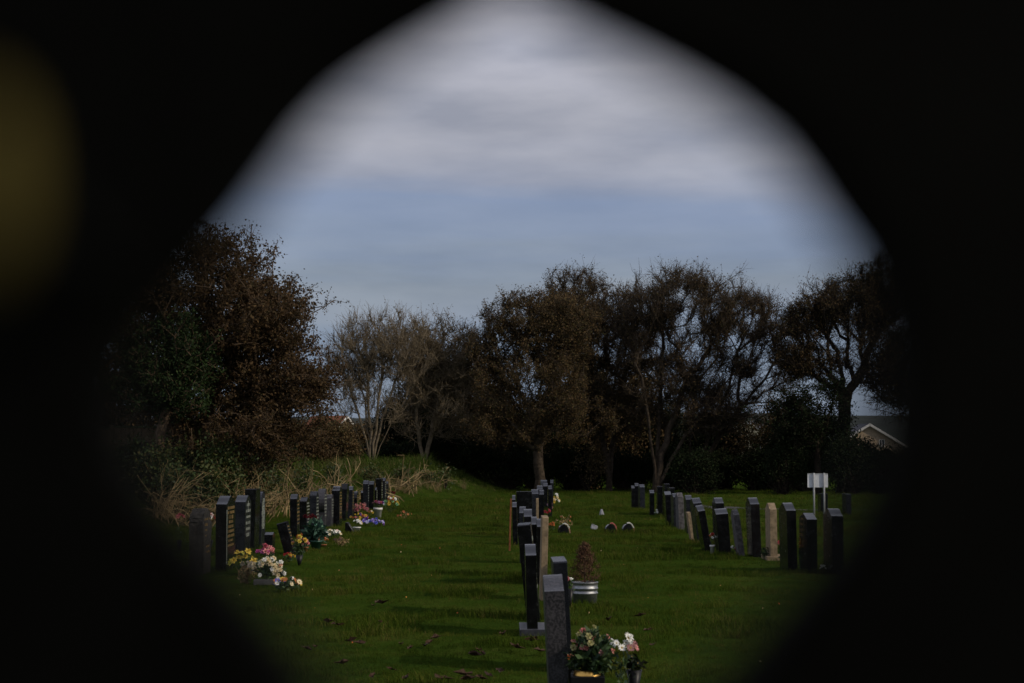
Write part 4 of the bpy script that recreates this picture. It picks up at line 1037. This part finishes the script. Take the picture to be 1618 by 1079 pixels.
# centre row
A_('pink and cream bouquet in a gilt-rimmed black cube vase beside the nearest headstone', 934, 1111, 72, 984, [(.45, .42, .2), DUSTY, (.5, .2, .16), (.4, .38, .18), PINK, (.3, .32, .14)], 38, 'cube', ('rose', 'trumpet'), .027, nleaf=720, d=12.0, xoff=-.03, potw=.112, poth=.205, low=.25, leafs=.065)
A_('white daisies and a pink carnation beside the black cone vase', 984, 1090, 42, 1000, [WHITE, WHITE, WHITE, PINK, DUSTY, WHITE], 14, None, ('daisy', 'trumpet'), .038, nleaf=50, d=12.3, low=.72, leafs=.05, xoff=0)
r_ = arrangement('black cone-shaped grave vase with drooping dark leaves at lower right', 1000, 1092, 30, 1026, [(.02, .03, .02)], 3, 'cone', 'daisy', .02, L_EVER, 60, d=12.4, potw=.055, poth=.20, name='grave_vase', cat='vase', leafs=.06)
A_('tiny orange and blue flower against the nearest headstone', 903, 1112, 12, 1030, [ORG, BLUE, PEACH], 4, 'cone', 'rose', .018, nleaf=20, d=12.3, potw=.03, poth=.2, low=.8)
A_('pink bud beside the black headstone leaning behind the nearest one', 900, 958, 12, 912, [PINK, WHITE], 4, 'cone', 'rose', .04, d=20.0, potw=.04, poth=.2, nleaf=26, low=.8)
A_('cream and yellow flowers glowing at the far end of the centre row', 877, 802, 18, 782, [CREAMY, WHITE, YEL], 20, None, 'rose', .065, nleaf=20)
A_('dark red flowers beside the far centre headstones', 864, 818, 16, 803, [RED, ROSE, (.3, .03, .03)], 18, None, 'mum', .05, nleaf=30)
A_('pale lilac flowers left of the cream ones at the far centre', 868, 810, 10, 794, [LILAC, DUSTY], 9, None, 'mum', .05, nleaf=16)
A_('orange flowers just right of the beige slab', 871, 838, 10, 823, [ORG], 10, None, 'mum', .045, nleaf=40)
A_('thin rusty dead plants straggling across the lawn right of the centre row', 893, 832, 40, 811, [(.3, .09, .04)], 7, None, 'daisy', .025, STRAW, 70, leafs=.07)
# right row
A_('red and white posy in a white vase between leaning right-hand headstones', 1124, 872, 9, 842, [RED, ORG, WHITE], 9, 'white', 'rose', .04, potw=.045, poth=.16, nleaf=24, low=.65)
A_('small pink and white flowers left of the thin mottled headstone', 1157, 875, 9, 861, [PINK, WHITE, ROSE], 7, None, 'rose', .035, nleaf=24)
A_('dark leafy grave plant between the tall black and the beige headstones', 1206, 884, 14, 862, [(.1, .07, .03)], 4, None, 'mum', .03, GREEN, 90)
A_('pink flowers right of the beige headstone', 1233, 893, 10, 851, [PINK, RED, (.5, .1, .1)], 10, None, 'rose', .04, nleaf=70, low=.6)
A_('yellow winter flowers showing right of the black chamfered headstone', 1262, 900, 6, 838, [(.4, .26, .03), (.3, .2, .03)], 14, None, 'mum', .03, nleaf=50)
A_('pale flower posy at the foot of the dim peaked headstone', 1297, 905, 10, 892, [CREAMY, WHITE], 5, None, 'rose', .035, nleaf=16)
A_('small white posy beside the lone narrow right-hand headstone', 1036, 816, 6, 805, [WHITE, CREAMY], 5, None, 'rose', .045, nleaf=10)

# steel bucket with a brown conifer
d = at_ground(950); x = xat(923.5, d); z = g1(x, d) - .01
root = empty('planter', (x, d, z)); tag(root, 'round metal planter holding a dead brown dwarf conifer on the lawn', 'planter')
bm = bmesh.new(); lathe(bm, [(0, 0), (.135, 0), (.140, .11), (.150, .115), (.150, .13), (.142, .135), (.143, .165), (.153, .17), (.153, .185), (.145, .19), (.148, .235), (.155, .24), (.155, .25), (.14, .25), (.138, .22), (0, .22)], 28)
from_bm('bucket', bm, STEEL, root)
rs = np.random.RandomState(77); n = 3600
u = rs.uniform(0, 1, (n, 1)) ** .7; a = rs.uniform(0, 2 * math.pi, (n, 1)); wdt = .145 * np.sin(np.clip((1 - u) * 1.9 + .12, 0, 2.1)) * np.clip(1.05 - .1 * u, 0, 1)
rr = np.sqrt(rs.uniform(0.1, 1, (n, 1))) * wdt * (1 + .2 * rs.normal(size=(n, 1)))
P = np.concatenate([np.cos(a) * rr, np.sin(a) * rr, .24 + u * .44], 1)
P = P[rs.randint(0, n, n // 8)][rs.randint(0, n // 8, n)] + rs.normal(size=(n, 3)) * .014
v, f = leaf_cards(P, .028, rs, aspect=.25, hang=-.8)
L_DEAD = mat('dead_conifer_needles', (.1, .05, .03), .8, .2, island=[(.07, .035, .024), (.13, .06, .035), (.09, .055, .03), (.16, .09, .05)])
kind(link('foliage', mesh_np('foliage', v, f, [L_DEAD]), root), 'stuff')
v, f = tubes(np.array([[0, 0, .2], [0, 0, .4]]), np.array([[0, 0, .42], [0, 0, .62]]), np.array([.014, .01]), np.array([.01, .004]), 6)
link('stem', mesh_np('stem', v, f, [BARK_W], True), root)

# small lawn memorials with curved flower garlands
def lawn_memorial(label, px, by, cols, mirror=1):
    d = at_ground(by); x = xat(px, d); z = g1(x, d); SEEDN[0] += 1; rs = random.Random(SEEDN[0])
    root = empty('lawn_memorial', (x, d, z)); root.rotation_euler = (0, 0, R(12)); tag(root, label, 'memorial', 'small lawn memorials with flower garlands')
    bm = bmesh.new(); pr = []
    for k in range(11):
        t_ = math.pi * (1 - k / 10); pr.append((.10 * math.cos(t_) + .01 * k * .4, .02 + .17 * math.sin(t_) ** .8 if 0 < k < 10 else 0))
    A = [bm.verts.new((u, -.05, zz)) for u, zz in pr]; B = [bm.verts.new((u, .06, zz)) for u, zz in pr]
    bm.faces.new(A); bm.faces.new(B[::-1])
    for k in range(len(pr)): j_ = (k + 1) % len(pr); bm.faces.new((A[k], B[k], B[j_], A[j_]))
    bmesh.ops.recalc_face_normals(bm, faces=bm.faces); from_bm('stone', bm, G_BLACK, root)
    for k in range(15):
        t_ = R(100) - R(112) * k / 14
        o = link('flower', petal_mesh('rose', cols[k * len(cols) // 15]), root); s = .032 * rs.uniform(.8, 1.2); o.scale = (s, s, s)
        o.location = (.05 + .115 * math.cos(t_), rs.uniform(-.03, .04), .02 + .18 * math.sin(t_)); o.rotation_euler = Vector((math.cos(t_) + .2, -.3, math.sin(t_))).to_track_quat('Z', 'Y').to_euler()
lawn_memorial('small black lawn memorial with a white and pink garland, nearest the centre row', 888, 839, [WHITE, WHITE, (.75, .5, .45)])
lawn_memorial('small black lawn memorial with a pink garland in the right half of the lawn', 962, 839, [PINK, PINK, PEACH])
lawn_memorial('small black lawn memorial with a white garland, rightmost on the lawn', 989, 839, [WHITE, WHITE, PEACH])
for (px, by, wp, hp, lab) in ((938, 836, 10, 8, 'small pale grey stone block lying on the lawn'), (950, 813, 9, 9, 'small pale cone-shaped stone standing on the far lawn')):
    d = at_ground(by); x = xat(px, d); s = d / 2800; bm = bmesh.new()
    if hp == 8:
        bm_box(bm, (0, 0, hp * s / 2 - .01), (wp * s, .12, hp * s), .02, Matrix.Rotation(.25, 4, 'Y'))
    else:
        bmesh.ops.create_cone(bm, cap_ends=True, segments=9, radius1=wp * s / 2, radius2=wp * s * .12, depth=hp * s, matrix=Matrix.Translation((0, 0, hp * s / 2)))
    for v in bm.verts: v.co += Vector([RND.uniform(-.008, .008) for _ in range(3)])
    o = from_bm('lawn_stone', bm, mat('pale_grey_stone', (.30, .31, .33), .8, .3, var=.25, scale=30)); o.location = (x, d, g1(x, d)); tag(o, lab, 'stone')

# ------------------------------------------------------------------ fallen leaves on the lawn (front)
L_FALL = mat('fallen_leaf', (.05, .028, .014), .8, .3, island=[(.028, .015, .009), (.055, .028, .014), (.04, .02, .012)])
def fallen_mesh(seed):
    rs = random.Random(seed); V = []; Fc = []
    n = 10
    for s in range(2):
        pass
    pts_ = []
    for k in range(n):
        t_ = 2 * math.pi * k / n; r = .05 * (1 + .35 * math.cos(2 * t_)) * (1 + .28 * (-1) ** k) * rs.uniform(.85, 1.15)
        pts_.append((r * math.cos(t_) * 1.3, r * math.sin(t_), .012 + abs(math.sin(t_)) * rs.uniform(.01, .05) + .02 * math.cos(t_) ** 2))
    V = [(0, 0, .008)] + pts_
    Fc = [(0, 1 + k, 1 + (k + 1) % n) for k in range(n)]
    me = bpy.data.meshes.new('fallen_leaf'); me.from_pydata(V, [], Fc); me.materials.append(L_FALL); me.update(); return me
fl = [fallen_mesh(s) for s in range(5)]
FP = [(600, 959), (592, 963), (606, 961), (530, 986), (521, 984), (537, 988), (603, 985), (570, 1017), (557, 1014), (636, 1018), (672, 1021), (679, 1017), (690, 1010), (650, 1024), (757, 1030), (763, 1034), (750, 1037), (815, 1027), (844, 1015), (795, 1005), (853, 1030), (838, 1017), (500, 1021), (488, 1024), (644, 1072), (700, 1074), (740, 1077), (770, 1070), (760, 1075), (620, 1060), (960, 985), (1010, 975), (1030, 1022), (1022, 1000), (790, 1062), (735, 1070), (590, 1068), (545, 1052)]
for k, (px, py) in enumerate(FP):
    d = at_ground(py); x = xat(px, d); rs = random.Random(900 + k)
    o = link('fallen_leaf', fl[k % 5]); s = rs.uniform(.45, .85); o.scale = (s, s, s * rs.uniform(.7, 1.3)); o.location = (x, d, g1(x, d) + .035)
    o.rotation_euler = (rs.uniform(-.3, .3), rs.uniform(-.3, .3), rs.uniform(0, 6.28))
    tag(o, 'curled dark brown fallen leaf lying on the near lawn', 'leaf', 'fallen leaves on the near lawn')
# tiny daisies and yellow petals far apart in the lawn
P = np.stack([nr.uniform(-4, 3, 46), nr.uniform(12, 34, 46), np.zeros(46)], 1); P[:, 2] = gz(P[:, 0], P[:, 1]) + .05
v, f = leaf_cards(P, .022, nr, aspect=.9)
o = kind(link('lawn_petals', mesh_np('lawn_petals', v, f, [mat('stray_petal', (.5, .3, .1), .7, .2, island=[(.5, .22, .04), (.6, .55, .35), (.5, .12, .04)])])), 'stuff')
o['label'] = 'tiny stray petals and daisies specking the lawn'

# ------------------------------------------------------------------ the dark pierced stone one looks through
HOLE = [(822, -18), (840, 10), (872, 36), (922, 64),
        (986, 96),
        (1064, 137),
        (1140, 182),
        (1209, 238),
        (1253, 296),
        (1291, 356),
        (1337, 420),
        (1358, 490),
        (1369, 565),
        (1371, 640),
        (1360, 710),
        (1335, 775),
        (1295, 836),
        (1249, 895),
        (1201, 951),
        (1157, 1006),
        (1109, 1062),
        (1058, 1114), (998, 1171), (933, 1219), (860, 1253), (805, 1263), (745, 1248), (679, 1208), (612, 1154), (552, 1095), (496, 1027), (446, 958), (393, 897), (335, 836), (276, 772), (232, 702), (217, 638), (232, 572), (268, 510), (315, 455), (361, 402), (408, 345), (450, 286), (495, 221), (550, 164), (610, 122), (670, 84), (726, 52), (768, 24), (794, 0), (806, -16)]
SD, STH = 0.235, 0.016
SB = SD + STH
hv_ = [((px - 809) / 2800 * SB, EYE + (724 - py) / 2800 * SB) for px, py in HOLE]
bm = bmesh.new()
W2, ZT = .30, 1.98
outer = [(-W2, -.1), (W2, -.1), (W2, ZT - .12)] + [(W2 * math.cos(t_), ZT - .12 + .12 * math.sin(t_)) for t_ in [math.pi * k / 12 for k in range(1, 12)]] + [(-W2, ZT - .12)]
def loop(pts_, y):
    vs = [bm.verts.new((x_, y, z_)) for x_, z_ in pts_]
    return vs, [bm.edges.new((vs[k], vs[(k + 1) % len(vs)])) for k in range(len(vs))]
caps = []
for y in (0, STH):
    vo, eo = loop(outer, y); vi, ei = loop(hv_, y); caps.append((vo, vi))
    bmesh.ops.triangle_fill(bm, use_beauty=True, edges=eo + ei)
for a, b in ((caps[0][0], caps[1][0]), (caps[0][1], caps[1][1])):
    for k in range(len(a)):
        j_ = (k + 1) % len(a); bm.faces.new((a[k], a[j_], b[j_], b[k]))
bmesh.ops.recalc_face_normals(bm, faces=bm.faces)
es = [e for e in bm.edges if len(e.link_faces) == 2 and e.calc_face_angle(0) > R(50)]
bmesh.ops.bevel(bm, geom=es, offset=.0025, segments=3, affect='EDGES')
IRON = mat('black_painted_iron', (.0035, .0037, .0032), .75, .03, var=.3, scale=40)
root = empty('pierced_memorial', (0, SD, 0))
tag(root, 'near-black out-of-focus memorial panel with a pointed opening that frames the whole view', 'memorial')
from_bm('panel', bm, IRON, root)
# gilt ornament beside the opening
b = bmesh.new()
GILT = mat('dull_gilt_paint', (.15, .12, .026), .8, .2, var=.2, scale=60)
GD = .14      # the gilt knob stands this near, on an iron stem
cx = (-42 - 809) / 2800 * GD; cz = EYE + (724 - 285) / 2800 * GD
bmesh.ops.create_uvsphere(b, u_segments=20, v_segments=12, radius=1, matrix=Matrix.Translation((cx, GD, cz)) @ Matrix.Diagonal((.0026, .0026, .0068, 1)))
gk = from_bm('gilt_knob', b, GILT, root, True); gk.location = (0, -SD, 0)
v, f = tubes(np.array([[cx, GD + .003, cz]]), np.array([[cx - .012, SD + .002, cz + .004]]), np.array([.0018]), np.array([.0025]), 8)
gs = link('knob_stem', mesh_np('knob_stem', v, f, [IRON], True), root); gs.location = (0, -SD, 0)
b = bmesh.new(); bm_box(b, (0, STH / 2, 0.0), (.72, .22, .12), .01); from_bm('base', b, IRON, root)
